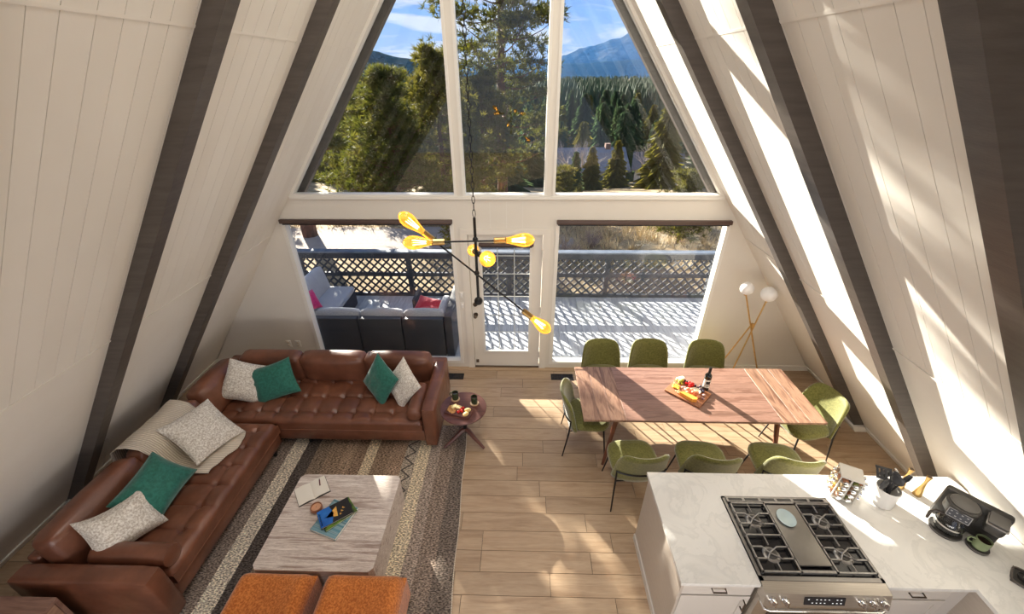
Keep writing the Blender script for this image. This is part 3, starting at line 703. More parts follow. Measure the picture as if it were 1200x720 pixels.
# ---- round side table with snacks
st = thing('side_table', 'round dark walnut side table on three splayed legs by the sofa arm', 'table', (-.445, -1.40, RZ))
MB().lathe([(0, .468), (.235, .468), (.262, .478), (.266, .490), (.262, .497), (0, .497)], 40).build('table_top', M['plum_wood'], st)
MB().cyl((0, 0, .12), (0, 0, .47), .022, n=14).build('post', M['black'], st)
for a in (-.62, 1.75, 3.75):
    d = Vector((math.cos(a), math.sin(a), 0)); nrm = Vector((-d.y, d.x, 0)); b = MB()
    P0, P1 = d*.0+Vector((0, 0, .15)), d*.29+Vector((0, 0, .014))
    b.tube([P0, d*.05+Vector((0, 0, .15)), d*.16+Vector((0, 0, .08)), P1], [.030, .030, .024, .014], 8); b.build('leg', M['plum_wood'], st)
SZ = RZ+.498
def mug(loc, rz, label, mm, r=.038, h=.095, group=None, coaster=True, hand=1):
    if coaster:
        c = thing('coaster', 'round cork coaster under '+label, 'coaster', loc); MB().lathe([(0, 0), (.050, 0), (.052, .004), (.050, .008), (0, .008)], 24).build('disc', mat('cork', (.52, .30, .15), (.42, .22, .10), 40), c)
        MB().lathe([(.044, .008), (.050, .008), (.050, .010), (.044, .010)], 24).build('rim', mat('pale_cork', (.62, .45, .28), rough=.6), c); loc = (loc[0], loc[1], loc[2]+.0105)
    t = thing('mug', label, 'mug', loc, rz, group)
    MB().lathe([(0, 0), (r*.86, 0), (r*.95, .006), (r, .02), (r, h), (r-.004, h), (r-.005, .02), (0, .012)], 24).build('body', mm, t)
    MB().tube([(r-.003, 0, h*.78), (r+.022, 0, h*.80), (r+.030, 0, h*.55), (r+.020, 0, h*.28), (r-.003, 0, h*.24)], .006, 8).build('handle', mm, t)
    MB().lathe([(0, h*.80), (r-.0052, h*.80), (r-.0052, h*.81), (0, h*.81)], 20).build('coffee', mat('coffee', (.02, .01, .006), rough=.15), t)
    return t
olive = mat('olive_glaze', (.030, .042, .020), (.045, .060, .028), 30, rough=.25)
mug((-.555, -1.27, SZ), 2.9, 'dark olive mug with handle toward the sofa arm', olive)
mug((-.325, -1.335, SZ), 5.2, 'dark olive mug beside the bread on the side table', olive)
tr = thing('snack_tray', 'small wooden tray of snacks on the round side table', 'tray', (-.485, -1.475, SZ), math.radians(-17))
MB().rbox((0, 0, .006), (.30, .15, .010), .003).build('base', M['plum_wood'], tr)
b = MB()
for (cx_, cy_, w_, d_) in ((0, -.072, .30, .008), (0, .072, .30, .008), (-.146, 0, .008, .15), (.146, 0, .008, .15)): b.box((cx_, cy_, .013), (w_, d_, .022))
b.build('rim', M['plum_wood'], tr)
cheese = mat('pale_cheese', (.80, .62, .25), (.86, .74, .42), 20, rough=.5); bread = mat('golden_bread', (.72, .46, .15), (.85, .66, .32), 25, rough=.7, bump=.4, bscale=50)
tomato = mat('red_tomato', (.55, .02, .015), rough=.2); cracker = mat('cracker', (.62, .34, .13), (.50, .24, .08), 40, rough=.8)
trM = Matrix.Translation((-.485, -1.475, SZ+.0115)) @ Matrix.Rotation(math.radians(-17), 4, 'Z')
def on_tray(x, y, z=0): return tuple(trM @ Vector((x, y, z)))
for (x, y, a) in ((-.075, .035, .5), (-.02, .038, -.4)):
    tag(MB().slab([(-.035, -.02), (.035, -.016), (.03, .022), (-.03, .024)], 0, .028).build('cheese_wedge', cheese, None, on_tray(x, y), (0, 0, a)), 'pale cheese wedge on the side table tray', 'cheese', 'cheese on the snack tray')
for (x, y, z) in ((.018, .02, .018), (.005, -.028, .018), (.035, -.004, .018), (.03, .045, .018)):
    o = thing('cherry_tomato', 'small red tomato on the side table tray', 'tomato', on_tray(x, y), 0, 'tomatoes on the snack tray')
    MB().sphere((0, 0, z), .018, 12, 8).build('fruit', tomato, o); MB().cyl((0, 0, .034), (.003, 0, .040), .002, n=5).build('stem', mat('stem', (.05, .12, .02)), o)
for (x, y, a) in ((.095, .03, .2), (.10, -.035, .9)):
    tag(MB().sphere((0, 0, .020), .034, 14, 8, (1.15, .8, .6)).build('bread_roll', bread, None, on_tray(x, y, -.0005), (0, 0, a)), 'golden bread roll on the side table tray', 'bread', 'bread on the snack tray')
for k, (x, y) in enumerate(((-.115, -.01), (-.09, -.035), (-.055, -.02), (-.06, -.045), (-.12, .03))):
    tag(MB().rbox((0, 0, .004+.0), (.045, .04, .007), .003).build('cracker', cracker, None, on_tray(x, y, .0+.0085*(k % 2)), (0, 0, k*.7)), 'brown cracker on the side table tray', 'cracker', 'crackers on the snack tray')

# ---- rust chairs
def rust_chair(x0, x1, label):
    t = thing('slipper_chair', label, 'chair', ((x0+x1)/2, -3.52, RZ+.003))
    w = x1-x0
    hf = lambda a, b, ww, dd: .065*((2*a/ww-1)**2)-.025+.02*(b/dd)**2+lump((a, b, 0), 8, .004)
    cushion_block(MB(), -w/2, w/2, -.36, .36, .10, .435, .085, hf, .03).build('seat', M['rust'], t, sharp=60)
    MB().puff((0, -.43, .47), (w*.96, .16, .66), .06, .02, 7, (.12, 0, 0)).build('backrest', M['rust'], t, sharp=60)
    MB().rbox((0, -.04, .085), (w*.9, .72, .05), .01).build('frame', M['walnut_leg'], t)
    for sx in (-1, 1):
        for sy in (-1, 1): MB().cyl((sx*w*.38, -.04+sy*.30, 0), (sx*w*.36, -.04+sy*.28, .07), .014, .020, 8).build('leg', M['walnut_leg'], t)
rust_chair(-1.99, -1.40, 'rust boucle slipper chair at the coffee table, nearer the leather sofa')
rust_chair(-1.31, -.685, 'rust boucle slipper chair at the coffee table, nearer the open floor')

# ---- walnut cabinet past the sofa arm
cb = thing('walnut_cabinet', 'dark walnut cabinet standing past the sofa arm', 'cabinet', (-3.38, -3.80, 0))
MB().bb(-.30, .28, -.34, .34, .58, .605).build('top_panel', M['walnut'], cb); MB().bb(-.30, -.275, -.34, .34, .05, .58).bb(.255, .28, -.34, -.315, .05, .58).bb(.255, .28, .315, .34, .05, .58).bb(-.30, .28, -.34, .34, .05, .075).bb(-.275, .255, .322, .34, .075, .58).bb(-.275, .255, -.34, -.322, .075, .58).build('carcass', M['walnut'], cb)
for k in range(2):
    d = MB().bb(.250, .272, -.312+.315*k, -.003+.315*k, .08, .575).build('door', M['walnut_y'], cb); MB().cyl((.272, -.03+.06*k, .33), (.288, -.03+.06*k, .33), .008, n=10).build('knob', M['brass'], d)
for sx in (-.26, .24):
    for sy in (-.3, .3): MB().cyl((sx, sy, 0), (sx, sy, .05), .015, .02, 8).build('leg', M['black'], cb)
# ================================================================== dining side
TX0, TX1, TY0, TY1, TH_ = .86, 3.325, -1.81, -.935, .752
tb = thing('dining_table', 'long walnut dining table with cross-grain ends on round legs', 'table', ((TX0+TX1)/2, (TY0+TY1)/2, 0))
HW, HD = (TX1-TX0)/2, (TY1-TY0)/2
EB = .44
def tboard(x0, x1, y0, y1, m):
    b = MB(); g = .0006
    b.rbox(((x0+x1)/2, (y0+y1)/2, TH_-.0125), (x1-x0-g, y1-y0-g, .025), .0012, seg=1); b.build('top_board', M[m], tb, sharp=20)
for k in range(6): tboard(-HW+EB, HW-EB, -HD+k*2*HD/6, -HD+(k+1)*2*HD/6, 'walnut')
for s_ in (-1, 1):
    for (a, b_) in ((0, .16), (.16, .29), (.29, EB)):
        x0, x1 = sorted((s_*(HW-a), s_*(HW-b_))); tboard(x0, x1, -HD, HD, 'walnut_y')
b = MB()
for sy in (-1, 1): b.bb(-HW+.40, HW-.40, sy*(HD-.16)-.012, sy*(HD-.16)+.012, TH_-.095, TH_-.026)
for sx in (-1, 1): b.bb(sx*(HW-.40)-.012, sx*(HW-.40)+.012, -HD+.16, HD-.16, TH_-.095, TH_-.026)
b.build('apron', M['walnut_leg'], tb)
for sx in (-1, 1):
    for sy in (-1, 1): MB().tube([(sx*(HW-.40), sy*(HD-.17), TH_-.027), (sx*(HW-.28), sy*(HD-.07), 0)], [.030, .016], 14).build('leg', M['walnut_leg'], tb)

# ---- dining chairs (front towards +y)
def chair_proto():
    t = thing('dining_chair', '', 'chair', (0, 0, 0), 0, 'green velvet chairs round the dining table')
    # seat pad: rounded square, domed
    P = []; n = 28
    def rim(k, r): 
        a = 2*PI*k/n; c, s_ = math.cos(a), math.sin(a); p = 2/3.6
        return (r*.245*math.copysign(abs(c)**p, c), r*.235*math.copysign(abs(s_)**p, s_)+.01)
    rows = [(.02, .492), (.35, .490), (.65, .484), (.85, .474), (.95, .460), (1.0, .440), (1.0, .415), (.96, .400), (.5, .396), (.02, .396)]
    for (r, z) in rows: P.append([(*rim(k, r), z) for k in range(n)]+[(*rim(0, r), z)])
    MB().grid(P).build('seat', M['velvet'], t, sharp=0)
    # wrap-round back shell
    P = []; nf = 29; nt_ = 9
    for i in range(nf):
        f = -1+2*i/(nf-1); phi = f*math.radians(66)
        top = .42+.385*(1-abs(f)**7)**.55
        bot = .385+.02*abs(f)**2
        loop = []
        th = .038*(1-.6*abs(f)**6)
        def pt(tt, o):
            z = bot+(top-bot)*tt; lean = (z-.38)/.42
            rx = .262-.030*lean+o; ry = .205+.105*lean**1.1+o
            return (rx*math.sin(phi)*1.06, -ry*(.45+.55*math.cos(phi))+.015, z)
        for j in range(nt_): loop.append(pt(j/(nt_-1)*.985, 0))
        c = pt(1.0, th/2); loop.append((c[0], c[1], c[2]+.008))
        for j in range(nt_-1, -1, -1): loop.append(pt(j/(nt_-1)*.985, th))
        c = pt(0, th/2); loop.append((c[0], c[1], c[2]-.006)); loop.append(loop[0]); P.append(loop)
    sh = MB().grid(P); m_ = len(P[0])-1
    sh.add(P[0][:-1], [tuple(range(m_))]); sh.add(P[-1][:-1], [tuple(range(m_))])
    sh.build('backrest', M['velvet'], t, sharp=70)
    # black steel: four legs, ring under the seat, bar round the shell
    for sx in (-1, 1):
        MB().tube([(sx*.17, .17, .40), (sx*.225, .215, 0)], [.010, .007], 8).build('leg', M['black'], t)
        MB().tube([(sx*.235, -.205, .535), (sx*.235, -.215, .36), (sx*.25, -.27, 0)], [.008, .010, .007], 8).build('leg', M['black'], t)
    MB().tube([(.300*math.sin(a), -.287*(.45+.55*math.cos(a))+.009, .535) for a in [math.radians(d) for d in range(-52, 53, 8)]], .008, 8).build('back_bar', M['black'], t)
    MB().tube([(-.17, .17, .392), (.17, .17, .392), (.235, -.21, .392), (-.235, -.21, .392)], .008, 8, True).build('seat_frame', M['black'], t)
    return t
ch = chair_proto()
spots = [(1.27, -.72, PI+.04, 'green velvet dining chair on the window side, nearest the glass door'),
         (1.88, -.71, PI-.02, 'green velvet dining chair on the window side, middle of three'),
         (2.61, -.72, PI-.03, 'green velvet dining chair on the window side, nearest the floor lamp'),
         (1.36, -2.03, .06, 'green velvet dining chair on the kitchen side, nearest the open floor'),
         (2.05, -2.03, -.08, 'green velvet dining chair on the kitchen side, middle of three'),
         (2.80, -2.04, -.12, 'green velvet dining chair on the kitchen side, nearest the spice rack'),
         (.98, -1.40, -PI/2-.06, 'green velvet dining chair at the table end facing away from the rug'),
         (3.36, -1.47, PI/2+.22, 'sunlit green velvet dining chair at the table end by the leaning wall')]
for i, (x, y_, rz, lab) in enumerate(spots):
    o = ch if i == 0 else dup(ch)
    o.location = (x, y_, 0); o.rotation_euler = (0, 0, rz); o['label'] = lab

# ---- grazing board
TT = TH_+.0005
BA = math.radians(-44); BC = Vector((2.06, -1.385, TT))
bd = thing('serving_board', 'wooden serving board of fruit and cheese on the dining table', 'board', BC, BA)
MB().rbox((0, 0, .011), (.40, .30, .022), .006).build('board', mat('board_wood', (.28, .10, .045), (.36, .15, .07), 5, (1, 8, 1), rough=.4), bd)
bM = Matrix.Translation(BC+Vector((0, 0, .0222))) @ Matrix.Rotation(BA, 4, 'Z')
def onb(x, y, z=0): return tuple(bM @ Vector((x, y, z)))
food = dict(green=mat('green_grape', (.45, .52, .05), (.58, .60, .10), 30, rough=.25), red=mat('red_cherry_tomato', (.60, .015, .015), rough=.2), dark=mat('black_grape', (.018, .012, .030), (.05, .03, .07), 30, rough=.3),
            cheddar=mat('orange_cheddar', (.85, .33, .04), (.90, .42, .07), 12, rough=.5), brie=mat('brie', (.82, .74, .52), (.88, .82, .65), 15, rough=.6), ham=mat('salami', (.72, .22, .10), (.85, .42, .25), 60, rough=.5), fig=mat('fig', (.26, .10, .12), (.62, .42, .32), 30, rough=.5), nut=mat('nut', (.42, .24, .10), (.62, .42, .22), 30, rough=.6), yellow=mat('dried_apricot', (.88, .58, .06), (.80, .45, .03), 30, rough=.5))
stem_m = mat('fruit_stem', (.10, .14, .03), rough=.6)
def orbs(name, kind, label, cat, group, pts, r, stem=False, sc=(1, 1, 1)):
    me = MB().sphere((0, 0, r*sc[2]), r, 10, 7, sc).mesh(name, 60); ms = MB().cyl((0, 0, 2*r*sc[2]-.001), (.002, .001, 2*r*sc[2]+.006), .0012, n=5).mesh('stem')
    for k, (x, y_, z) in enumerate(pts):
        o = link(name, me, food[kind], None, onb(x, y_, z), (0, 0, k*1.3)); tag(o, label, cat, group)
        if stem: link('stem', ms, stem_m, o)
random.seed(3)
def pile(cx_, cy_, rx, ry, n, r, layers=2):
    out = []
    per = max(1, int(n/layers*1.25))
    for l in range(layers):
        k_n = per if l == 0 else n-per
        for k in range(k_n):
            a = k*2.399; q = math.sqrt((k+.5)/k_n)*(1-.35*l); out.append((cx_+rx*q*math.cos(a), cy_+ry*q*math.sin(a), l*r*1.35))
    return out
orbs('green_grape', 'green', 'green grape on the serving board', 'grape', 'green grapes on the serving board', pile(-.135, .085, .045, .045, 12, .013), .013, True)
orbs('cherry_tomato', 'red', 'shiny red cherry tomato on the serving board', 'tomato', 'cherry tomatoes on the serving board', pile(-.025, .105, .05, .03, 9, .016), .016, True)
orbs('black_grape', 'dark', 'dark purple grape on the serving board', 'grape', 'black grapes on the serving board', pile(.02, .165-.03, .0, .0, 1, .014)+[(-.10+.03*k, .138, .0) for k in range(3)]+[(.055, .125, 0), (.085, .115, 0), (.11, .128, 0), (.07, .14, .019), (.098, .10, 0), (.125, .105, 0)], .014)
orbs('dried_apricot', 'yellow', 'dried apricot on the serving board', 'apricot', 'dried apricots on the serving board', pile(-.125, -.02, .04, .03, 7, .016, 1), .017, False, (1.1, .9, .45))
orbs('almond', 'nut', 'brown nut on the serving board', 'nut', 'nuts on the serving board', pile(-.165, .02, .012, .012, 2, .01, 1)+pile(-.07, -.085, .03, .03, 6, .011, 1), .011, False, (1.4, .8, .6))
orbs('salami_fold', 'ham', 'folded slice of cured meat on the serving board', 'salami', 'cured meat on the serving board', pile(.055, .0, .095, .035, 13, .02), .021, False, (1.2, .9, .7))
orbs('fig_half', 'fig', 'cut fig on the serving board', 'fig', 'figs on the serving board', pile(-.035, .02, .035, .025, 5, .018, 1)+[(.165, .0, 0), (.155, .055, 0)], .019, False, (1, 1, .6))
tag(MB().slab([(-.09, -.022), (.06, -.032), (.095, 0), (.085, .028), (-.06, .022)], 0, .042).build('cheddar_wedge', food['cheddar'], None, onb(.045, -.098), (0, 0, BA)), 'orange cheddar wedge at the edge of the serving board', 'cheese')
tag(MB().rbox((0, 0, .021), (.10, .055, .042), .010).build('brie_block', food['brie'], None, onb(-.145, .118, .0), (0, 0, BA+1.15)), 'white cheese block at the corner of the serving board', 'cheese')
tag(MB().lathe([(0, 0), (.052, 0), (.054, .010), (.052, .018), (0, .018)], 20).build('cheese_round', food['brie'], None, onb(.06, .06)), 'round pale cheese slice on the serving board', 'cheese')
# wine bottle
wb = thing('wine_bottle', 'dark wine bottle with white label standing behind the serving board', 'bottle', (2.275, -1.315, TT))
glassdk = mat('dark_bottle_glass', (.006, .007, .006), rough=.08)
MB().lathe([(0, 0), (.034, 0), (.0375, .004), (.0375, .185), (.034, .205), (.020, .225), (.0145, .24), (.0140, .295), (0, .295)], 28).build('body', glassdk, wb)
MB().lathe([(.0147, .25), (.0155, .25), (.0155, .300), (.012, .302), (0, .302)], 20).build('capsule', M['black'], wb)
lab = MB(); a0, a1 = math.radians(-175), math.radians(-5); P = [[(.0380*math.cos(a0+(a1-a0)*i/16), .0380*math.sin(a0+(a1-a0)*i/16), z) for z in (.05, .155)] for i in range(17)]
lb = lab.grid(P).build('paper_label', mat('label_paper', (.78, .75, .68), rough=.7), wb, sharp=60)
def badge(z0, z1, a_, b_): 
    P = [[(.0383*math.cos(q), .0383*math.sin(q), z) for z in (z0, z1)] for q in [a_+(b_-a_)*i/8 for i in range(9)]]; MB().grid(P).build('print', c_bk, lb, sharp=60)
badge(.10, .135, -2.2, -.95); badge(.085, .092, -2.4, -.75); badge(.066, .072, -2.1, -1.0)

# ---- tripod floor lamp
lp = thing('floor_lamp', 'brass crossed-rod floor lamp with two white globes by the leaning wall', 'lamp', (3.25, -.33, 0))
lo = (-3.25, .33, 0)
A_, B_, X_ = Vector((2.985, -.345, 1.53)), Vector((3.275, -.345, 1.45)), Vector((3.205, -.34, .985))
fA, fB, fC = Vector((3.56, -.40, 0)), Vector((3.05, -.42, 0)), Vector((3.03, -.10, 0))
MB().cyl(A_-Vector((0, 0, .06)), fA, .0095, n=10).build('rod', M['brass'], lp, lo)
MB().cyl(B_-Vector((0, 0, .07)), fB, .0095, n=10).build('rod', M['brass'], lp, lo)
MB().cyl(X_+Vector((0, .014, .02)), fC, .0095, n=10).build('rod', M['brass'], lp, lo)
MB().lathe([(0, -.03), (.024, -.03), (.026, 0), (.024, .03), (0, .03)], 14, tuple(X_), Euler((0, .15, 0)).to_matrix()).build('knuckle', M['brass'], lp, lo)
MB().sphere(A_, .080, 22, 14).build('globe', M['globe'], lp, lo); MB().sphere(B_, .094, 22, 14).build('globe', M['globe'], lp, lo)
for g_, r_ in ((A_, .08), (B_, .094)): MB().cyl(g_-Vector((0, 0, r_+.014)), g_-Vector((0, 0, r_-.006)), .016, n=12).build('collar', M['brass'], lp, lo)

# ---- chandelier
cx0, cy0 = 0.0, -3.15
cl = thing('chandelier', 'black rod chandelier with six glowing amber bulbs hanging on a chain', 'chandelier', (cx0, cy0, 2.87)); co = (-cx0, -cy0, -2.87)
MB().cyl((cx0, cy0, 2.88), (cx0, cy0, 3.30), .0065, n=10).build('stem', M['black'], cl, co)
MB().sphere((cx0, cy0, 2.885), .021, 14, 9).build('finial', M['black'], cl, co)
bulb_prof = [(.013, 0), (.014, .012), (.020, .035), (.029, .065), (.032, .085), (.029, .105), (.018, .122), (.006, .130), (0, .131)]
me_b = MB().lathe(bulb_prof, 18).mesh('bulb', 60); me_s = MB().lathe([(0, -.052), (.013, -.052), (.0145, -.046), (.0145, -.004), (.016, 0), (.013, .004), (0, .004)], 14).mesh('socket', 40)
fl_pts = []
for k in range(6):
    a = k*PI/3; fl_pts += [(.006*math.cos(a), .006*math.sin(a), .03), (.012*math.cos(a+.3), .012*math.sin(a+.3), .088)]
me_f = MB().tube(fl_pts, .0022, 5).mesh('filament')
amber = None
def bulb_glass():
    m = bpy.data.materials.new('amber_bulb_glass'); m.use_nodes = True; nt = m.node_tree; nt.nodes.clear()
    out = _node(nt, 'ShaderNodeOutputMaterial'); t = _node(nt, 'ShaderNodeBsdfTransparent'); g = _node(nt, 'ShaderNodeBsdfGlossy'); e = _node(nt, 'ShaderNodeEmission'); mx = _node(nt, 'ShaderNodeMixShader'); ad = _node(nt, 'ShaderNodeAddShader'); lw = _node(nt, 'ShaderNodeLayerWeight')
    t.inputs[0].default_value = (1.0, .70, .30, 1); g.inputs['Roughness'].default_value = .05; lw.inputs[0].default_value = .25; e.inputs[0].default_value = (1, .46, .06, 1); e.inputs[1].default_value = .50
    L(nt, lw.outputs[0], mx.inputs[0]); L(nt, t.outputs[0], mx.inputs[1]); L(nt, g.outputs[0], mx.inputs[2]); L(nt, mx.outputs[0], ad.inputs[0]); L(nt, e.outputs[0], ad.inputs[1]); L(nt, ad.outputs[0], out.inputs[0]); return m
bg_m = bulb_glass()
def rod(hub, p0, p1):
    # arm with a socket and bulb at each end; p0, p1 are the bulb tips
    hub, p0, p1 = Vector(hub), Vector(p0), Vector(p1); d = (p1-p0).normalized()
    a = p0+d*.185; b = p1-d*.185
    r_ = MB().cyl(a, b, .0042, n=8).build('arm', M['black'], cl, co); MB().sphere(hub, .013, 10, 7).build('hub', M['black'], cl, co)
    for tip, dr_ in ((a, -d), (b, d)):
        q = dr_.to_track_quat('Z', 'Y'); base = tip+dr_*.052
        s_ = link('socket', me_s, M['brass'], cl, base+Vector(co)); s_.rotation_mode = 'QUATERNION'; s_.rotation_quaternion = q
        bo = link('bulb', me_b, bg_m, cl, base+Vector(co)); bo.rotation_mode = 'QUATERNION'; bo.rotation_quaternion = q
        link('filament', me_f, M['filament'], bo)
rod((0, -3.15, 3.2), (-.318, -3.195, 3.20), (.268, -3.150, 3.20))
rod((0.012, -3.15, 3.13), (.085, -3.46, 3.235), (-.055, -2.845, 3.028))
rod((0, -3.162, 3.04), (-.325, -3.162, 3.325), (.355, -3.162, 2.715))
# chain up to the ridge
z = 3.305; k = 0
me_l = MB().tube([(.0062*math.cos(a), 0, .018*math.sin(a)) for a in [2*PI*i/12 for i in range(12)]], .0016, 5, True).mesh('chain_link')
while z < APEX-.12:
    o = link('chain_link', me_l, M['black'], cl, (0, 0, z+.014-2.87), (0, 0, PI/2*(k % 2))); z += .030; k += 1
MB().lathe([(0, 0), (.05, .01), (.06, .04), (.06, .05), (0, .05)], 20, (cx0, cy0, APEX-.13)).build('canopy', M['black'], cl, co)
# ================================================================== kitchen
CT = .92
wt = MB()
for q in ((1.28, 1.80, -3.43, -2.565), (1.80, 2.62, -2.785, -2.565), (2.62, 3.19, -3.43, -2.565), (3.19, 3.785, -3.37, -2.565), (3.19, 3.655, -4.95, -3.37)): wt.bb(*q, CT-.03, CT)
tag(wt.build('worktop', M['quartz'], sharp=20), 'white quartz L-shaped worktop with faint grey veins', 'countertop')
handle_m = mat('bronze_pull', (.10, .075, .055), rough=.35, metal=.7)
def pull(par, x, y, z, vert=False, n=(0, -1)):
    d = .045; b = MB(); w = .0055; out = .028; nx, ny = n; tx, ty = -ny, nx
    if vert: ends = [(x, y, z-d), (x, y, z+d)]
    else: ends = [(x-tx*d, y-ty*d, z), (x+tx*d, y+ty*d, z)]
    o = [(p[0]+nx*out, p[1]+ny*out, p[2]) for p in ends]
    b.tube([ends[0], o[0], o[1], ends[1]], w, 6); b.build('handle', handle_m, par)
def shaker(par, x0, x1, z0, z1, y, name='door'):
    d = MB().bb(x0, x1, y, y+.018, z0, z1).build(name, M['cabinet'], par); f = MB(); r = .05
    ring(f, [(x0, z0), (x1, z0), (x1, z1), (x0, z1)], r, y-.006, y); f.build('frame', M['cabinet'], d, sharp=20); return d
def unit(x0, x1, label, hx, endpanel=False):
    t = thing('base_cabinet', label, 'cabinet', ((x0+x1)/2, -3.0, 0)); ox = (x0+x1)/2; h = (x1-x0)/2
    MB().bb(-h, h, -.385, .415, .10, CT-.0305).bb(-h, h, -.33, .415, 0, .10).build('carcass', M['cabinet'], t)
    dw = MB().bb(-h+.003, h-.003, -.405, -.387, .735, .878).build('drawer', M['cabinet'], t); pull(dw, 0, -.405, .815)
    d = shaker(t, -h+.003, h-.003, .11, .728, -.405); pull(d, hx*(h-.04), -.411, .64, True)
    if endpanel:
        e = MB().bb(-h-.018, -h, -.41, .42, .0, CT-.0305).build('end_panel', M['cabinet_in'], t); MB().bb(-h-.030, -h-.018, -.41, .42, 0, .07).build('end_baseboard', M['cabinet'], e)
    return t
unit(1.318, 1.795, 'grey-white base cabinet at the free end of the worktop', 1, True)
unit(2.625, 3.10, 'grey-white base cabinet between the range and the corner', -1)
t = thing('corner_cabinet', 'corner base cabinet with slanted filler panel beside the range cabinet', 'cabinet', (3.15, -3.0, 0))
MB().bb(-.048, .5, -.36, .415, 0, CT-.0305).build('carcass', M['cabinet'], t); MB().slab([(-.048, -.378), (-.03, -.36), (.075, -.36), (.075, -.40), (.055, -.40)], .10, CT-.0305).build('filler_panel', M['cabinet'], t)
t = thing('base_cabinet', 'taupe base cabinet along the leaning wall past the corner', 'cabinet', (3.45, -4.15, 0))
MB().bb(-.22, .18, -.75, .775, .10, CT-.0305).bb(-.17, .18, -.75, .775, 0, .10).build('carcass', M['cabinet'], t)
for k in range(2):
    d = MB().bb(-.240, -.221, -.70+.74*k, .02+.74*k, .11, .878).build('door', M['cabinet_in'], t); pull(d, -.240, -.35+.70*k, .80, False, (-1, 0))

# ---- range
rg = thing('gas_range', 'stainless gas range with black grates set into the worktop', 'range', (2.21, -3.08, 0)); RW = .405
enam = mat('black_enamel', (.012, .012, .014), rough=.12); iron = mat('cast_iron_grate', (.34, .33, .32), (.26, .25, .245), 40, rough=.36, metal=.8)
MB().bb(-RW, RW, -.335, .29, .08, .912).bb(-RW+.03, RW-.03, -.29, .29, 0, .08).build('body', M['steel'], rg)
MB().bb(-RW, RW, -.325, .294, .912, .926).build('cooktop', enam, rg)
b = MB()
for (x0, x1, y0, y1) in ((-RW, -RW+.020, -.325, .294), (RW-.020, RW, -.325, .294), (-RW, RW, .278, .294), (-RW, RW, -.325, -.298)): b.bb(x0, x1, y0, y1, .926, .932)
b.build('steel_rim', mat('dark_steel', (.25, .24, .23), rough=.3, metal=.9), rg)
# back vent slots
b = MB(); b.bb(-RW+.02, RW-.02, .238, .276, .926, .945); vb = b.build('vent_trim', iron, rg)
for k in range(6): MB().bb(-.37+.125*k, -.37+.125*k+.105, .246, .268, .9452, .946).build('vent_slot', enam, vb)
def grate(x0, x1, name='grate'):
    b = MB(); z0, z1 = .944, .956; y0, y1 = -.285, .225; w = .010
    for x in (x0+w/2, x1-w/2): b.bb(x-w/2, x+w/2, y0, y1, z0, z1)
    ys = [y0+w/2, y0+.09, y0+.17, (y0+y1)/2, y1-.17, y1-.09, y1-w/2]
    cx = (x0+x1)/2
    for i, y in enumerate(ys):
        if i in (0, 3, 6): b.bb(x0, x1, y-w/2, y+w/2, z0, z1)
        else: b.bb(x0, cx-.055, y-w/2, y+w/2, z0, z1); b.bb(cx+.055, x1, y-w/2, y+w/2, z0, z1)
    for cy in ((ys[0]+ys[3])/2, (ys[3]+ys[6])/2):
        for s in (-1, 1): b.tube([(cx-.055, cy+s*.045, .950), (cx-.012, cy-s*.005, .950), (cx+.055, cy-s*.045, .950)], .0052, 6)
        b.tube([(cx, cy-.125, .950), (cx, cy-.055, .950)], .005, 6); b.tube([(cx, cy+.125, .950), (cx, cy+.055, .950)], .005, 6)
    for x in (x0+w/2, x1-w/2):
        for y in (ys[0], ys[3], ys[6]): b.bb(x-w/2, x+w/2, y-w/2, y+w/2, .926, z0)
    b.build(name, iron, rg, sharp=30)
    for cy in ((ys[0]+ys[3])/2, (ys[3]+ys[6])/2):
        u = MB().lathe([(0, .926), (.058, .926), (.052, .932), (.044, .934), (0, .934)], 24, (cx, cy, 0)).build('burner', mat('burner_ring', (.30, .29, .28), rough=.35, metal=.8), rg)
        MB().lathe([(0, .934), (.036, .934), (.037, .940), (.032, .943), (0, .943)], 24, (cx, cy, 0)).build('burner_cap', mat('burner_cap', (.06, .055, .05), rough=.5), u)
grate(-.378, -.116); grate(.116, .378)
gd = MB().rbox((0, -.015, .945), (.222, .45, .022), .008).build('griddle', mat('griddle_plate', (.20, .185, .165), (.26, .245, .22), 3, rough=.38, metal=.6), rg)
MB().bb(-.111, .111, -.285, -.268, .932, .953).build('griddle_rail', iron, rg); MB().bb(-.111, .111, .222, .232, .932, .953).build('griddle_rail', iron, rg)
# front: sloping control panel, knobs, display, oven door
p = MB(); p.add([(-RW, -.325, .925), (RW, -.325, .925), (RW, -.395, .912), (-RW, -.395, .912), (RW, -.425, .815), (-RW, -.425, .815), (RW, -.335, .815), (-RW, -.335, .815)],
     [(0, 1, 2, 3), (3, 2, 4, 5), (5, 4, 6, 7), (7, 6, 1, 0), (0, 3, 5, 7), (1, 6, 4, 2)])
p.build('control_panel', M['steel'], rg, sharp=20)
nrm = Vector((0, -.097, .030)).normalized(); mid = lambda x, f: Vector((x, -.395-.030*f, .912-.097*f))
for x in (-.355, -.275, .215, .285, .355):
    c = mid(x, .5); kb = MB().tube([c, c+nrm*.010, c+nrm*.011, c+nrm*.030], [.028, .028, .022, .020], 18).build('knob', M['chrome'], rg)
    MB().box(c+nrm*.036, (.010, .012, .040), Euler((-.3, 0, 0)).to_matrix()).build('knob_grip', M['chrome'], kb)
c = mid(-.02, .5); rotp = Euler((-.30, 0, 0)).to_matrix()
ds = MB().box(c+nrm*.002, (.26, .006, .058), rotp).build('display', c_bk, rg)
gl = emis('display_digits', (.75, .78, .8), .6)
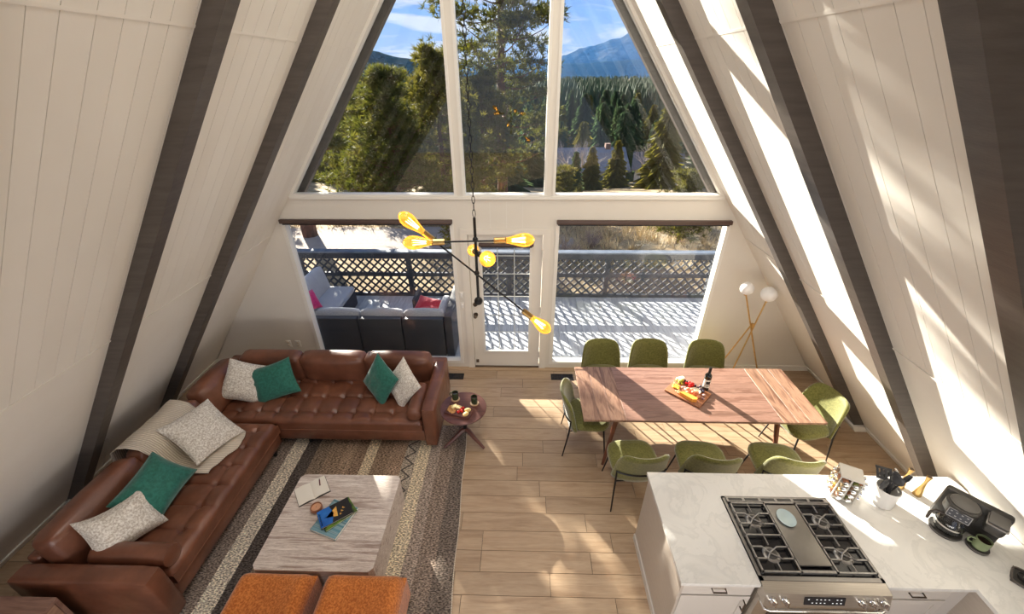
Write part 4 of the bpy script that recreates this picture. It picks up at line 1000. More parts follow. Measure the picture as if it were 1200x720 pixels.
for i in range(9):
    for j in range(2):
        if (i*7+j*3) % 5 == 0: continue
        MB().box(c+nrm*.0055+Vector((-.105+.026*i, 0, 0))+rotp @ Vector((0, 0, -.012+.026*j)), (.009, .001, .005), rotp).build('digit', gl, ds)
dd = MB().bb(-RW+.004, RW-.004, -.375, -.337, .20, .805).build('oven_door', M['steel'], rg)
MB().bb(-.30, .30, -.378, -.374, .30, .68).build('oven_window', enam, dd)
hb = MB().tube([(-.385, -.375, .775), (-.385, -.425, .778), (-.36, -.432, .778), (.36, -.432, .778), (.385, -.425, .778), (.385, -.375, .775)], .012, 10).build('oven_handle', M['chrome'], dd)
MB().bb(-RW+.004, RW-.004, -.372, -.337, .085, .19).build('lower_drawer', M['steel'], rg)
# spoon rest on the griddle
sr = MB().lathe([(0, 0), (.045, 0), (.058, .008), (.064, .014), (.061, .016), (.052, .009), (0, .006)], 28, sx=1.0, sy=1.12).build('spoon_rest', mat('pale_blue_glaze', (.46, .58, .60), rough=.25), None, (2.19, -2.985, .9562))
tag(sr, 'pale blue ceramic spoon rest on the range griddle', 'plate')

# ---- spice rack with jars
RA = math.radians(-28); RC = (2.765, -2.735, CT+.0005)
sr_ = thing('spice_rack', 'pale wooden revolving spice rack full of glass jars on the worktop', 'rack', RC, RA)
pale = mat('whitewashed_wood', (.62, .59, .53), (.70, .67, .61), 6, (1, 1, 6), rough=.6)
MB().rbox((0, 0, .012), (.15, .15, .018), .004).build('base', pale, sr_); MB().rbox((0, 0, .236), (.15, .15, .014), .004).build('top', pale, sr_)
b = MB(); b.bb(-.006, .006, -.072, .072, .021, .229).bb(-.072, .072, -.006, .006, .021, .229)
for sx in (-1, 1):
    for sy in (-1, 1): b.bb(sx*.070-.004, sx*.070+.004, sy*.070-.004, sy*.070+.004, .021, .229)
b.build('dividers', pale, sr_)
b = MB()
for k in range(1, 4): b.bb(-.072, .072, -.072, .072, .021+.052*k-.0015, .021+.052*k+.0015)
b.build('shelf', pale, sr_)
spices = [(.35, .12, .03), (.55, .32, .08), (.20, .22, .06), (.45, .20, .10), (.30, .20, .12), (.60, .45, .25)]
jm = [mat('spice_%d' % k, c, rough=.4) for k, c in enumerate(spices)]
me_j = MB().lathe([(0, 0), (.017, 0), (.0185, .004), (.0185, .046), (.015, .052), (0, .052)], 14).mesh('spice_jar', 40); me_c = MB().lathe([(0, .052), (.0175, .052), (.018, .056), (.018, .068), (.015, .070), (0, .070)], 14).mesh('lid', 40)
rM = Matrix.Translation(RC) @ Matrix.Rotation(RA, 4, 'Z'); nj = 0
for f in range(4):
    for r_ in range(4):
        for c_ in (-1, 1):
            a = f*PI/2; n_ = Vector((math.cos(a), math.sin(a), 0)); tg = Vector((-n_.y, n_.x, 0))
            pos = n_*.0125+tg*(c_*.032)*.98+Vector((0, 0, .0225+.052*r_+.0195))
            me2 = me_j.copy(); me2.materials.clear(); me2.materials.append(jm[(nj*5+f) % 6])
            o = bpy.data.objects.new('spice_jar', me2); COL.objects.link(o); o.rotation_mode = 'QUATERNION'
            o.location = rM @ (pos+n_*.022); o.rotation_quaternion = (rM.to_quaternion() @ n_.to_track_quat('Z', 'Y')); nj += 1
            tag(o, 'chrome-lidded spice jar on the rack\'s %s shelf, side facing %s' % (('lowest', 'second', 'third', 'top')[r_], ('the coffee maker', 'the dining table', 'the free worktop end', 'the range knobs')[f]), 'jar', 'jars in the spice rack'); link('lid', me_c, M['chrome'], o)

# ---- crock of utensils
KC = Vector((3.03, -2.80, CT+.0005))
ck = MB().lathe([(0, 0), (.074, 0), (.080, .005), (.080, .160), (.076, .165), (.072, .160), (.072, .012), (0, .010)], 36).build('utensil_crock', mat('white_ceramic', (.80, .78, .74), rough=.25), None, KC)
tag(ck, 'white ceramic crock holding black utensils on the worktop', 'crock')
nyl = mat('black_nylon', (.025, .025, .028), (.05, .05, .055), 20, rough=.35)
def utensil(name, label, a, lean, head):
    # handle stands in the crock, head above the rim; local z along the handle
    t = thing(name, label, 'utensil', tuple(KC+Vector((-.035*math.cos(a), -.035*math.sin(a), .014))), 0, None)
    q = Vector((math.cos(a)*lean, math.sin(a)*lean, 1)).normalized().to_track_quat('Z', 'X'); t.rotation_mode = 'QUATERNION'; t.rotation_quaternion = q
    MB().tube([(0, 0, .004), (0, 0, .10), (0, 0, .19)], [.007, .006, .005], 8).build('handle', nyl if name != 'wooden_spoon' else M['brass'], t)
    head(t); t.scale = (1.22, 1.22, 1.12); return t
def h_turner(t):
    b = MB()
    for x in (-.032, -.011, .011, .032): b.bb(x-.006, x+.006, -.002, .002, .20, .27)
    b.bb(-.040, .040, -.002, .002, .185, .205).bb(-.040, .040, -.002, .002, .268, .285); b.build('slotted_head', nyl, t)
def h_spoon(sx=.036, sz=.05):
    def f(t): MB().sphere((0, .004, .19+sz), 1.0, 16, 10, (sx, .012, sz)).build('spoon_head', nyl, t)
    return f
def h_ladle(t): MB().lathe([(0, 0), (.02, .003), (.036, .018), (.040, .032), (.037, .032), (.03, .02), (0, .008)], 18, (0, -.02, .195), Euler((1.0, 0, 0)).to_matrix()).build('ladle_bowl', nyl, t)
def h_whisk(t):
    for k in range(5):
        a = k*PI/5; MB().tube([(0, 0, .18)]+[(math.cos(a)*.026*math.sin(q), math.sin(a)*.026*math.sin(q), .235-.05*math.cos(q)) for q in [PI*i/8 for i in range(9)] if .1 < q]+[(0, 0, .285)], .0016, 5).build('wire', M['chrome'], t)
def h_tongs(t):
    for s in (-1, 1): MB().tube([(s*.004, 0, .19), (s*.016, 0, .24), (s*.008, 0, .275)], [.006, .010, .008], 6).build('jaw', nyl, t)
utensil('slotted_turner', 'black slotted turner leaning in the crock toward the spice rack', 2.2, .42, h_turner)
utensil('serving_spoon', 'black solid spoon leaning out over the crock rim', 3.5, .60, h_spoon(.038, .048))
utensil('serving_spoon', 'black round spoon in the middle of the crock', 5.2, .20, h_spoon(.036, .04))
utensil('ladle', 'black ladle leaning in the crock toward the leaning wall', .9, .50, h_ladle)
utensil('whisk', 'wire whisk standing in the utensil crock', 1.4, .28, h_whisk)
utensil('tongs', 'dark tongs leaning in the crock toward the brass mills', .15, .62, h_tongs)
utensil('serving_spoon', 'black slotted spoon at the back of the crock', 1.8, .16, h_spoon(.030, .045))
# ---- brass mills
def mill(x, y, lean, label):
    o = MB().lathe([(0, 0), (.028, 0), (.030, .006), (.024, .05), (.015, .10), (.0105, .145), (.0115, .165), (.0175, .198), (.019, .21), (.016, .212), (0, .208)], 24).build('pepper_mill', M['brass'], None, (x, y, CT+.0005))
    tag(o, label, 'mill'); MB().lathe([(.0, .2085), (.015, .2125), (.011, .216), (0, .217)], 18).build('cap', M['bronze'], o)
mill(3.285, -2.665, 0, 'brass hourglass mill on the worktop, nearer the crock'); mill(3.365, -2.735, 0, 'brass hourglass mill on the worktop, nearer the coffee maker')

# ---- coffee maker (front towards -y, turned to the room)
CA = math.radians(-50)
cm = thing('coffee_maker', 'black two-sided coffee maker with glass carafe by the leaning wall', 'coffee maker', (3.395, -3.05, CT+.0005), CA)
blk = mat('black_plastic', (.035, .032, .030), (.05, .047, .043), 30, rough=.38); gun = mat('gunmetal', (.20, .19, .18), rough=.35, metal=.7)
MB().rbox((0, .085, .145), (.345, .065, .285), .02).build('tower', blk, cm)
b = MB(); b.lathe([(0, 0), (.088, 0), (.092, .008), (.090, .022), (0, .024)], 30, (-.065, -.035, 0)); b.build('hot_plate', blk, cm)
b = MB(); b.lathe([(0, 0), (.058, 0), (.062, .008), (.060, .022), (0, .024)], 26, (.105, -.03, 0)); b.build('drip_tray', blk, cm)
MB().lathe([(.088, .009), (.0935, .011), (.0935, .016), (.088, .018)], 30, (-.065, -.035, 0)).build('plate_band', gun, cm)
MB().lathe([(.058, .009), (.0635, .011), (.0635, .016), (.058, .018)], 26, (.105, -.03, 0)).build('tray_band', gun, cm)
MB().lathe([(0, .188), (.080, .188), (.090, .200), (.092, .262), (.084, .272), (0, .273)], 32, (-.065, -.01, 0)).build('brew_head', blk, cm)
MB().lathe([(0, .273), (.072, .273), (.074, .279), (.068, .283), (0, .284)], 32, (-.065, -.005, 0)).build('lid', mat('lid_grey', (.085, .08, .075), rough=.5), cm)
MB().lathe([(.073, .273), (.077, .273), (.077, .279), (.073, .279)], 32, (-.065, -.005, 0)).build('lid_ring', gun, cm)
pn = MB().box((-.065, -.103, .228), (.115, .012, .055), Euler((-.35, 0, 0)).to_matrix()).build('control_panel', c_bk, cm)
rp = Euler((-.35, 0, 0)).to_matrix()
for i in range(4):
    for j in range(2): MB().box(Vector((-.065, -.103, .228))+rp @ Vector((-.042+.028*i, -.0065, -.013+.026*j)), (.010, .001, .007), rp).build('button', gun, pn)
b = MB()
for (w_, d_, x_, z_) in ((.121, .004, 0, .029), (.121, .004, 0, -.029), (.004, .058, .0585, 0), (.004, .058, -.0585, 0)):
    b.box(Vector((-.065, -.103, .228))+rp @ Vector((x_, -.0062, z_)), (w_, .003, d_ if d_ < .02 else d_), rp)
b.build('panel_border', gun, pn)
MB().puff((.105, .0, .225), (.105, .14, .095), .03, .0, 5).build('pod_head', blk, cm); MB().puff((.105, .0, .276), (.098, .13, .014), .006, .0, 4).build('pod_lid', mat('lid_grey2', (.085, .08, .075), rough=.5), cm)
MB().rbox((.105, -.001, .262), (.110, .146, .012), .004).build('pod_trim', gun, cm)
car = MB().lathe([(0, .025), (.070, .025), (.080, .040), (.082, .085), (.070, .125), (.052, .150), (.050, .158), (.047, .158), (.049, .149), (.067, .123), (.079, .085), (.077, .042), (.068, .028), (0, .028)], 30, (-.065, -.035, 0)).build('carafe', M['clear'], cm)
MB().lathe([(0, .150), (.053, .152), (.055, .160), (.050, .168), (0, .170)], 26, (-.065, -.035, 0)).build('carafe_lid', blk, car)
MB().tube([(-.118, -.06, .155), (-.165, -.085, .160), (-.182, -.094, .13), (-.178, -.092, .07)], [.010, .011, .011, .009], 8).build('carafe_handle', mat('brown_handle', (.07, .055, .045), rough=.4), car)
MB().lathe([(.0825, .082), (.0835, .082), (.0835, .094), (.0825, .094)], 30, (-.065, -.035, 0)).build('carafe_band', M['chrome'], car)
cmM = cm.matrix_basis
mp_ = cmM @ Vector((.108, -.042, .0255))
mug(tuple(mp_), math.radians(150), 'sage green mug standing under the coffee maker', mat('sage_glaze', (.20, .25, .13), (.26, .31, .17), 20, rough=.25), .043, .080, None, False)
# ---- dark tray at the worktop edge
tr2 = thing('worktop_tray', 'dark metal tray with rounded corners on the worktop past the coffee maker', 'tray', (3.59, -3.42, CT+.0005), math.radians(-50))
MB().rbox((0, 0, .004), (.26, .15, .006), .002).build('tray_base', blk, tr2)
b = MB(); n = 36; pts = []
for k in range(n):
    a = 2*PI*k/n; c, s_ = math.cos(a), math.sin(a); pts.append((.13*math.copysign(abs(c)**.35, c), .075*math.copysign(abs(s_)**.35, s_), .010))
MB().tube(pts, .007, 6, True).build('tray_rim', mat('tray_edge', (.10, .085, .075), rough=.4), tr2)
tm = tr2.matrix_basis
ob = thing('salt_cellar', 'small black bowl with spoon on the dark tray', 'bowl', tuple(tm @ Vector((-.08, .0, .0075)))); MB().lathe([(0, 0), (.022, 0), (.030, .012), (.032, .024), (.029, .024), (.026, .012), (0, .006)], 20).build('bowl', blk, ob); MB().tube([(.0, 0, .012), (.03, .01, .035), (.05, .018, .045)], .003, 6).build('spoon', M['chrome'], ob)
# ================================================================== deck outside the windows
DZ = -.10
def outwood(name, a, b): return wood(name, [a, b, a, b], 1.5, (9, 1, 9), rough=.7, gain=.14)
M['deck'] = outwood('blue_grey_deck', (.40, .42, .46), (.52, .54, .58))
M['rail'] = mat('dark_rail_paint', (.025, .030, .042), (.045, .052, .068), 6, (1, 1, 1), rough=.6)
dk = MB().bb(-6.2, 5.6, .14, 2.55, DZ-.28, DZ-.035).build('deck', M['rail']); struct(dk, 'grey-blue plank deck outside the windows', 'deck')
x = -6.2; me = MB().bb(0, .136, .142, 2.55, DZ-.033, DZ).mesh('deck_plank', 0)
while x < 5.6: link('deck_plank', me, M['deck'], dk, (x, 0, 0)); x += .1415
# lattice railing
RYY = 2.42
rl = thing('deck_railing', 'dark railing with two tiers of diagonal lattice round the deck', 'railing', (0, RYY, DZ)); RZT = .885-DZ
MB().bb(-6.2, 5.6, -.075, .075, RZT-.03, RZT).build('cap_rail', mat('cap_rail_paint', (.10, .125, .165), (.15, .18, .23), 5, rough=.5), rl)
for nm, z0, z1 in (('top_rail', .82, .955), ('mid_rail', .445, .525), ('bottom_rail', .005, .07)): MB().bb(-6.2, 5.6, -.022, .022, z0, z1).build(nm, M['rail'], rl)
for px in (-6.1, -4.15, -2.0, -.03, 1.88, 3.9, 5.5): MB().bb(px-.045, px+.045, -.02, .07, 0, RZT-.03).build('post', M['rail'], rl)
def lattice(z0, z1, step):
    h = z1-z0; cache = {}
    for d in (-1, 1):
        x = -6.15-h
        while x < 5.55:
            # slat from (x, bottom) to (x+h, top) for d=1, mirrored for d=-1; clipped at the ends
            a, b = x, x+h; lo = max(a, -6.15); hi = min(b, 5.55)
            if hi-lo > .05:
                f0, f1 = (lo-a)/h, (hi-a)/h
                if d < 0: za, zb = z1-f0*h, z1-f1*h
                else: za, zb = z0+f0*h, z0+f1*h
                key = (round(f0, 3), round(f1, 3), d)
                if key not in cache:
                    L_ = math.hypot(hi-lo, zb-za); ang = math.atan2(zb-za, hi-lo)
                    cache[key] = MB().box((0, 0, 0), (L_, .008, .036), Euler((0, -ang, 0)).to_matrix()).mesh('lattice_slat', 0)
                link('lattice_slat', cache[key], M['rail'], rl, ((lo+hi)/2, -.026-.0082*(d < 0), (za+zb)/2))
            x += step
lattice(.525, .82, .165); lattice(.07, .445, .165)

# ---- wicker outdoor sofa
os_ = thing('wicker_sofa', 'dark wicker outdoor corner sofa with grey cushions on the deck', 'outdoor sofa', (-1.9, .9, DZ)); oo = (1.9, -.9, 0)
def op(mb, nm, m='wicker'): return mb.build(nm, M[m], os_, oo)
for x0, x1 in ((-2.98, -2.30), (-2.29, -1.62), (-1.61, -.97)):
    op(MB().rbox(((x0+x1)/2, .42, .36), (x1-x0, .11, .68), .015), 'back_panel'); op(MB().rbox(((x0+x1)/2, .82, .16), (x1-x0, .70, .28), .015), 'seat_base')
    op(MB().puff(((x0+x1)/2, .80, .365), (x1-x0-.01, .64, .13), .04, .012, 6), 'seat_cushion', 'grey_cushion')
    op(MB().puff(((x0+x1)/2, .53, .60), (x1-x0-.02, .14, .34), .05, .02, 6, (-.12, 0, 0)), 'back_cushion', 'grey_cushion')
op(MB().rbox((-.90, .90, .36), (.12, 1.08, .80), .015), 'arm')
op(MB().puff((-1.05, .88, .55), (.13, .62, .30), .05, .01, 6), 'side_cushion', 'grey_cushion')
op(MB().rbox((-1.27, 1.35, .16), (.62, .44, .28), .015), 'seat_base'); op(MB().puff((-1.27, 1.34, .365), (.60, .42, .13), .04, .012, 6), 'seat_cushion', 'grey_cushion'); op(MB().rbox((-1.60, 1.33, .33), (.06, .48, .62), .015), 'arm')
# chaise wing along the far end
op(MB().rbox((-3.30, 1.42, .16), (.62, 1.25, .28), .015), 'seat_base'); op(MB().puff((-3.28, 1.55, .365), (.60, .95, .12), .04, .012, 6), 'seat_cushion', 'grey_cushion')
op(MB().rbox((-3.66, 1.42, .40), (.10, 1.25, .74), .015), 'back_panel'); op(MB().puff((-3.52, 1.55, .62), (.13, .92, .46), .05, .02, 6, (0, -.22, 0)), 'back_cushion', 'grey_cushion')
for (x_, y_) in ((-2.95, .42), (-.9, .42), (-.9, 1.4), (-3.6, 2.0), (-3.6, .85)): op(MB().cyl((x_, y_, 0), (x_, y_, .03), .02, n=8), 'foot', 'black')
def opil(label, m, loc, rot, w=.42): return pillow(label, m, loc, rot, w, w, .14, 9)
opil('red outdoor pillow lying in the wicker sofa corner', 'red_cushion', (-1.33, .92, .50), (-1.2, .5, .3))
opil('dark red outdoor pillow under another in the wicker sofa corner', 'red_cushion', (-1.25, .78, .47), (-1.35, .1, .8), .38)
opil('pink outdoor pillow on the chaise end of the wicker sofa', 'pink_cushion', (-3.36, 1.06, .52), (-.6, .2, 1.3), .34)
# ================================================================== the land outside
def ground(x, y):
    z = -.85
    if y > 9: z -= .205*(min(y, 72)-9)
    if y > 72: z -= .006*(min(y, 500)-72)
    if y > 5: z += min(1, (y-5)/6)*mnoise.noise(Vector((x*.09, y*.09, 1)))*.5*min(1, y/30)
    if y > 9 and x < -8: z += min(3, (-8-x)*.06)
    return z
def terrain_mat():
    m, nt, bs = new_mat('dry_ground'); setp(bs, rough=.95, spec=.1)
    tc = _node(nt, 'ShaderNodeTexCoord'); sep = _node(nt, 'ShaderNodeSeparateXYZ'); L(nt, tc.outputs['Object'], sep.inputs[0])
    v = coords(nt); f = noise_n(nt, v, .9, 6, .65); g = noise_n(nt, v, 9, 4, .7)
    grass = ramp_n(nt, f, [(.3, (.17, .125, .07)), (.5, (.36, .275, .165)), (.7, (.48, .39, .27))])
    grass = mix_n(nt, .6, grass, ramp_n(nt, g, [(.35, (.45, .42, .40)), (.65, (1.2, 1.2, 1.2))]), 'MULTIPLY')
    road = ramp_n(nt, noise_n(nt, coords(nt, (.35, 3, 1)), 1.2, 5, .6), [(.3, (.36, .30, .255)), (.7, (.45, .395, .35))])
    d = math_n(nt, 'ABSOLUTE', math_n(nt, 'ADD', math_n(nt, 'SUBTRACT', sep.outputs[1], 7.7), math_n(nt, 'MULTIPLY', math_n(nt, 'SUBTRACT', f, .5), 1.6)))
    d = math_n(nt, 'ADD', d, math_n(nt, 'MULTIPLY', math_n(nt, 'MAXIMUM', math_n(nt, 'SUBTRACT', sep.outputs[0], .6), 0.0), .9))
    k = ramp_n(nt, d, [(.0, (1, 1, 1)), (1.0, (0, 0, 0))]); kk = _node(nt, 'ShaderNodeMapRange'); L(nt, d, kk.inputs[0]); kk.inputs[1].default_value = 1.15; kk.inputs[2].default_value = 1.45; kk.inputs[3].default_value = 1; kk.inputs[4].default_value = 0
    L(nt, mix_n(nt, kk.outputs[0], grass, road), bs.inputs['Base Color']); bump_n(nt, bs, g, .5, .05); return m
tm_ = terrain_mat()
xs = [-60+2*i for i in range(61)]; ys = [-24, -16, -8]+[-2+1.5*i for i in range(52)]
gr = MB().grid([[(x, y, ground(x, y) if y > 3 else -.85) for y in ys] for x in xs]).build('ground', tm_, sharp=0); struct(gr, 'dry sandy hillside below the deck', 'ground')
for f in gr.data.polygons: f.use_smooth = True
xs = [-900+30*i for i in range(61)]; ys = [74.5+12*i for i in range(6)]+[150+45*i for i in range(32)]
vf = MB().grid([[(x, y, ground(x, y)-.2) for y in ys] for x in xs]).build('valley_floor', mat('forest_floor', (.09, .085, .05), (.16, .14, .09), .05, rough=1), sharp=0); struct(vf, 'dark forested valley floor beyond the hillside', 'ground')

needle = {}
def leaf_mat(name, a, b, c, scale, tint=(1.15, 1.05, .5), tf=.33):
    m, nt, bs = new_mat(name); setp(bs, rough=.7, spec=.2)
    f = noise_n(nt, coords(nt, jitter=True), scale, 3, .6); c_ = ramp_n(nt, f, [(.3, a), (.5, b), (.72, c)]); L(nt, c_, bs.inputs['Base Color'])
    tl = _node(nt, 'ShaderNodeBsdfTranslucent'); L(nt, mix_n(nt, 1.0, c_, tint, 'MULTIPLY'), tl.inputs[0]); mx = _node(nt, 'ShaderNodeMixShader'); mx.inputs[0].default_value = tf
    out = nt.nodes['Material Output']; L(nt, bs.outputs[0], mx.inputs[1]); L(nt, tl.outputs[0], mx.inputs[2]); L(nt, mx.outputs[0], out.inputs[0]); return m
LM_pine = leaf_mat('pine_needles', (.055, .075, .022), (.10, .115, .034), (.18, .17, .055), 2.2)
LM_spruce = leaf_mat('spruce_needles', (.05, .085, .052), (.085, .125, .070), (.14, .165, .09), 1.2, (.9, 1.0, .75), .35)
LM_olive = leaf_mat('olive_needles', (.085, .092, .028), (.145, .145, .042), (.22, .195, .066), 1.6)
LM_far = leaf_mat('far_forest_needles', (.05, .085, .058), (.085, .13, .08), (.13, .16, .095), .25, (.8, 1.0, .85), .35)
BARK = mat('pine_bark', (.20, .095, .060), (.075, .045, .035), 7, (1, 1, .35), rough=.95, bump=.6, bdist=.03)
GREYB = mat('grey_bark', (.36, .32, .29), (.24, .21, .19), 9, rough=.9)
def blades(C, D, n, ln, wd, r):
    # n needle blades round every tuft centre C with axis D -> triangles
    k = len(C); Cc = np.repeat(C, n, 0); Dd = np.repeat(D, n, 0)
    v = r.normal(size=(k*n, 3)); v /= np.linalg.norm(v, axis=1, keepdims=True); d = Dd*.75+v; d /= np.linalg.norm(d, axis=1, keepdims=True)
    s = np.cross(d, r.normal(size=(k*n, 3))); s /= np.linalg.norm(s, axis=1, keepdims=True)+1e-9
    l = ln*r.uniform(.65, 1.15, (k*n, 1)); st = Cc+v*ln*.12
    V = np.stack([st-s*wd/2, st+s*wd/2, st+d*l], 1).reshape(-1, 3); return V
def tri_mesh(name, V):
    n = len(V)//3; me = bpy.data.meshes.new(name); me.vertices.add(len(V)); me.vertices.foreach_set('co', V.astype(np.float32).ravel())
    me.loops.add(len(V)); me.loops.foreach_set('vertex_index', np.arange(len(V), dtype=np.int32)); me.polygons.add(n); me.polygons.foreach_set('loop_start', np.arange(0, len(V), 3, dtype=np.int32)); me.update(calc_edges=True); return me
def pine_parts(seed, H, base, R, limbs, twigs, per=16, ln=.24, wd=.035, tr=.2, shape=.7, tuftspread=.45):
    r = np.random.default_rng(seed); tb_ = MB()
    lean = r.normal(size=2)*.02*H
    axis = lambda t: Vector((lean[0]*t*t, lean[1]*t*t, H*t))
    tb_.tube([axis(t) for t in np.linspace(0, .98, 9)], [tr*(1-.9*t)+.01 for t in np.linspace(0, 1, 9)], 9)
    C = []; D = []
    for i in range(limbs):
        t = base/H+(1-base/H)*((i+.5)/limbs)**.9*.98; a = i*2.4+r.uniform(-.5, .5); prof = (1-(t-base/H)/(1-base/H))**shape
        Ln = max(.35, R*prof*r.uniform(.7, 1.15)); p0 = axis(t); up = r.uniform(-.05, .35)
        dr = Vector((math.cos(a), math.sin(a), up)).normalized(); pts = []
        for q in np.linspace(0, 1, 5): pts.append(p0+dr*Ln*q+Vector((0, 0, -.10*Ln*math.sin(q*PI)+.10*Ln*q*q)))
        tb_.tube(pts, [max(.008, tr*.22*(1-t)+.012)*(1-.8*q) for q in np.linspace(0, 1, 5)], 5)
        for k in range(twigs):
            q = .10+.90*math.sqrt(r.uniform()); b = pts[0].lerp(pts[-1], q); o = Vector(r.normal(size=3))*tuftspread*(.35+.5*(1-prof*.3))*min(1, Ln); o.z = abs(o.z)*.5-.05
            tip = b+o; C.append(tuple(tip)); dd = (o.normalized()*.6+dr*.6+Vector((0, 0, .5))).normalized(); D.append(tuple(dd))
            if k % 3 == 0: tb_.tube([b, tip], [.010, .005], 3)
    V = blades(np.array(C), np.array(D), per, ln, wd, r)
    return tb_.mesh('trunk', 60), tri_mesh('foliage', V)
def tree(name, label, loc, parts, lm, bark, group=None, rz=0, sc=1):
    o = thing(name, label, 'tree', loc, rz, group); o.scale = (sc, sc, sc)
    link('trunk', parts[0], bark, o); link('foliage', parts[1], lm, o); return o
# tall pine over the drive: its trunk shows past the railing and its crown shades the sofa-side windows
tall = pine_parts(5, 18, 2.7, 2.0, 96, 46, 14, .27, .055, .235, .2, .34)
tree('pine_tree', 'tall pine with thick reddish trunk standing in the drive beyond the railing', (-6.84, 8.0, -.9), tall, LM_pine, BARK)
# big open pine in the middle of the view
big = pine_parts(21, 20.0, 2.2, 4.2, 70, 56, 12, .38, .068, .36, .40, .8)
tree('pine_tree', 'big open-crowned pine rising before the centre window', (-1.15, 24.0, ground(-1.15, 24.0)), big, LM_pine, BARK)
# bushy pines crowding the sofa-side window
bushy = [pine_parts(31+k, h, .5, rr, 44, 40, 12, .25, .045, .14, .6, .5) for k, (h, rr) in enumerate(((6.2, 2.1), (6.6, 2.3), (5.4, 2.0)))]
for k, (x, y, rz, sc, lab) in enumerate(((-5.0, 12.5, .3, .92, 'bushy pine nearest the drive, before the forested hill'), (-3.5, 15.0, 1.7, 1.05, 'bushy yellow-green pine left of the big open pine'), (-6.6, 15.5, 2.6, 1.05, 'bushy pine partly hidden by the dark window rafter'), (-4.3, 18.5, 4.0, 1.0, 'bushy pine behind two others on the slope'), (-2.2, 21.0, 5.0, 1.1, 'bushy pine growing at the foot of the big open pine'), (-9.5, 20.0, .9, 1.2, 'bushy pine farthest up the slope past the tall pine'))):
    tree('bushy_pine', lab, (x, y, ground(x, y)-.1), bushy[k % 3], LM_olive if k % 2 else LM_pine, BARK, None, rz, sc)
sap = pine_parts(41, 2.3, .15, .9, 22, 26, 12, .17, .03, .05, .7, .35)
for (x, y, s, lab) in ((-1.35, 6.3, .85, 'young pine just past the railing beside the door'), (5.1, 7.4, 1.0, 'young pine past the railing at the dining side'), (1.7, 10.2, .9, 'young pine above the dry grass bank'), (-8.9, 9.6, .8, 'young pine at the edge of the drive')):
    tree('young_pine', lab, (x, y, ground(x, y)-.05), sap, LM_olive, BARK, None, x, s)
# shrubs and dry grass on the bank
def twig_shrub(seed, n, h, spread):
    r = np.random.default_rng(seed); b = MB()
    for i in range(n):
        a = r.uniform(0, 2*PI); l = h*r.uniform(.6, 1.1); d = Vector((math.cos(a)*spread*r.uniform(.2, 1), math.sin(a)*spread*r.uniform(.2, 1), 1)).normalized(); p = d*l*.5+Vector((0, 0, .0)); b.tube([(0, 0, 0), p, d*l+Vector(r.normal(size=3))*.08*h], [.010, .007, .003], 3)
        for k in range(4):
            s0 = d*l*r.uniform(.4, .95); b.tube([s0, s0+(d+Vector(r.normal(size=3))*.7).normalized()*l*.3], [.005, .0015], 3)
    return b.mesh('twigs', 60)
sh = [twig_shrub(3, 46, .85, 1.0), twig_shrub(4, 46, .7, 1.1)]; SHM = mat('shrub_twigs', (.34, .25, .23), (.26, .19, .17), 6, rough=.9)
for (x, y, s, lab) in ((1.55, 5.9, 1.0, 'bare grey-pink shrub past the railing near the door side'), (2.35, 7.0, .9, 'bare grey-pink shrub before the dry grass'), (-2.6, 10.0, 1.1, 'bare shrub on the far edge of the drive'), (3.4, 9.4, 1.1, 'bare shrub behind the dry grass bank')):
    o = tag(link('bare_shrub', sh[int(x*10) % 2], SHM, None, (x, y, ground(x, y)-.02)), lab, 'shrub'); o.scale = (s, s, s)
r = np.random.default_rng(8); C = []; 
for i in range(900):
    x = r.uniform(-9, 7); y = r.uniform(8.9, 12) if x < .8 else r.uniform(5.2, 11); C.append((x, y, ground(x, y)))
C = np.array(C); V = blades(C, np.tile([0, 0, 2.2], (len(C), 1)), 12, .42, .022, r)
tag(link('dry_grass', tri_mesh('dry_grass', V), mat('straw', (.55, .43, .25), (.64, .52, .33), 1.5, rough=.9)), 'tall straw-coloured dry grass along the drive and bank', 'grass', kind='stuff')

# conifers on the slope and valley side
def spruce_mesh(seed, H, R, whorls=22, nb=9):
    r = np.random.default_rng(seed); V = []
    for w in range(whorls):
        t = (w+.3)/whorls; z = H*(.06+.92*t); rad = R*(1-t)**.85*r.uniform(.85, 1.1)+.06
        for b in range(nb):
            a = 2*PI*(b+r.uniform(-.4, .4))/nb+w*.7; l = rad*r.uniform(.7, 1.15); d = np.array([math.cos(a), math.sin(a), -.30]); s = np.array([-math.sin(a), math.cos(a), 0]); p = np.array([0, 0, z])
            wd = l*.42; hz = np.array([0, 0, H*.035])
            for (f0, f1) in ((0.0, .55), (.35, .85), (.6, 1.05)):
                m = p+d*l*f0; tip = p+d*l*f1+r.normal(size=3)*.05*l; ww = wd*(1-f0*.7)
                V += [m-s*ww*.5+hz*.2, m+s*ww*.5+hz*.2, tip]; V += [m+hz*1.0, m-hz*.6+s*ww*.4, tip+r.normal(size=3)*.06*l]; V += [m+hz*1.0, m-hz*.6-s*ww*.4, tip]
    return tri_mesh('foliage', np.array(V))
sp_meshes = [spruce_mesh(50+k, 1.0, w, 24, 9) for k, w in enumerate((.20, .24, .17, .28))]
sp_trunk = MB().tube([(0, 0, 0), (0, 0, .95)], [.018, .003], 6).mesh('trunk')
def conifer(x, y, h, k, lab, lm, group):
    o = thing('conifer', lab, 'tree', (x, y, ground(x, y)-.15), (x*7+y) % 6, group); o.scale = (h, h, h)
    link('trunk', sp_trunk, BARK, o); me = sp_meshes[k % 4]
    f = link('foliage', me, LM_spruce, o)
    if lm is not LM_spruce: f.material_slots[0].link = 'OBJECT'; f.material_slots[0].material = lm
r = np.random.default_rng(17); placed = []
keep = [(9.2, 56, 8.5), (17.5, 53, 5.0)]
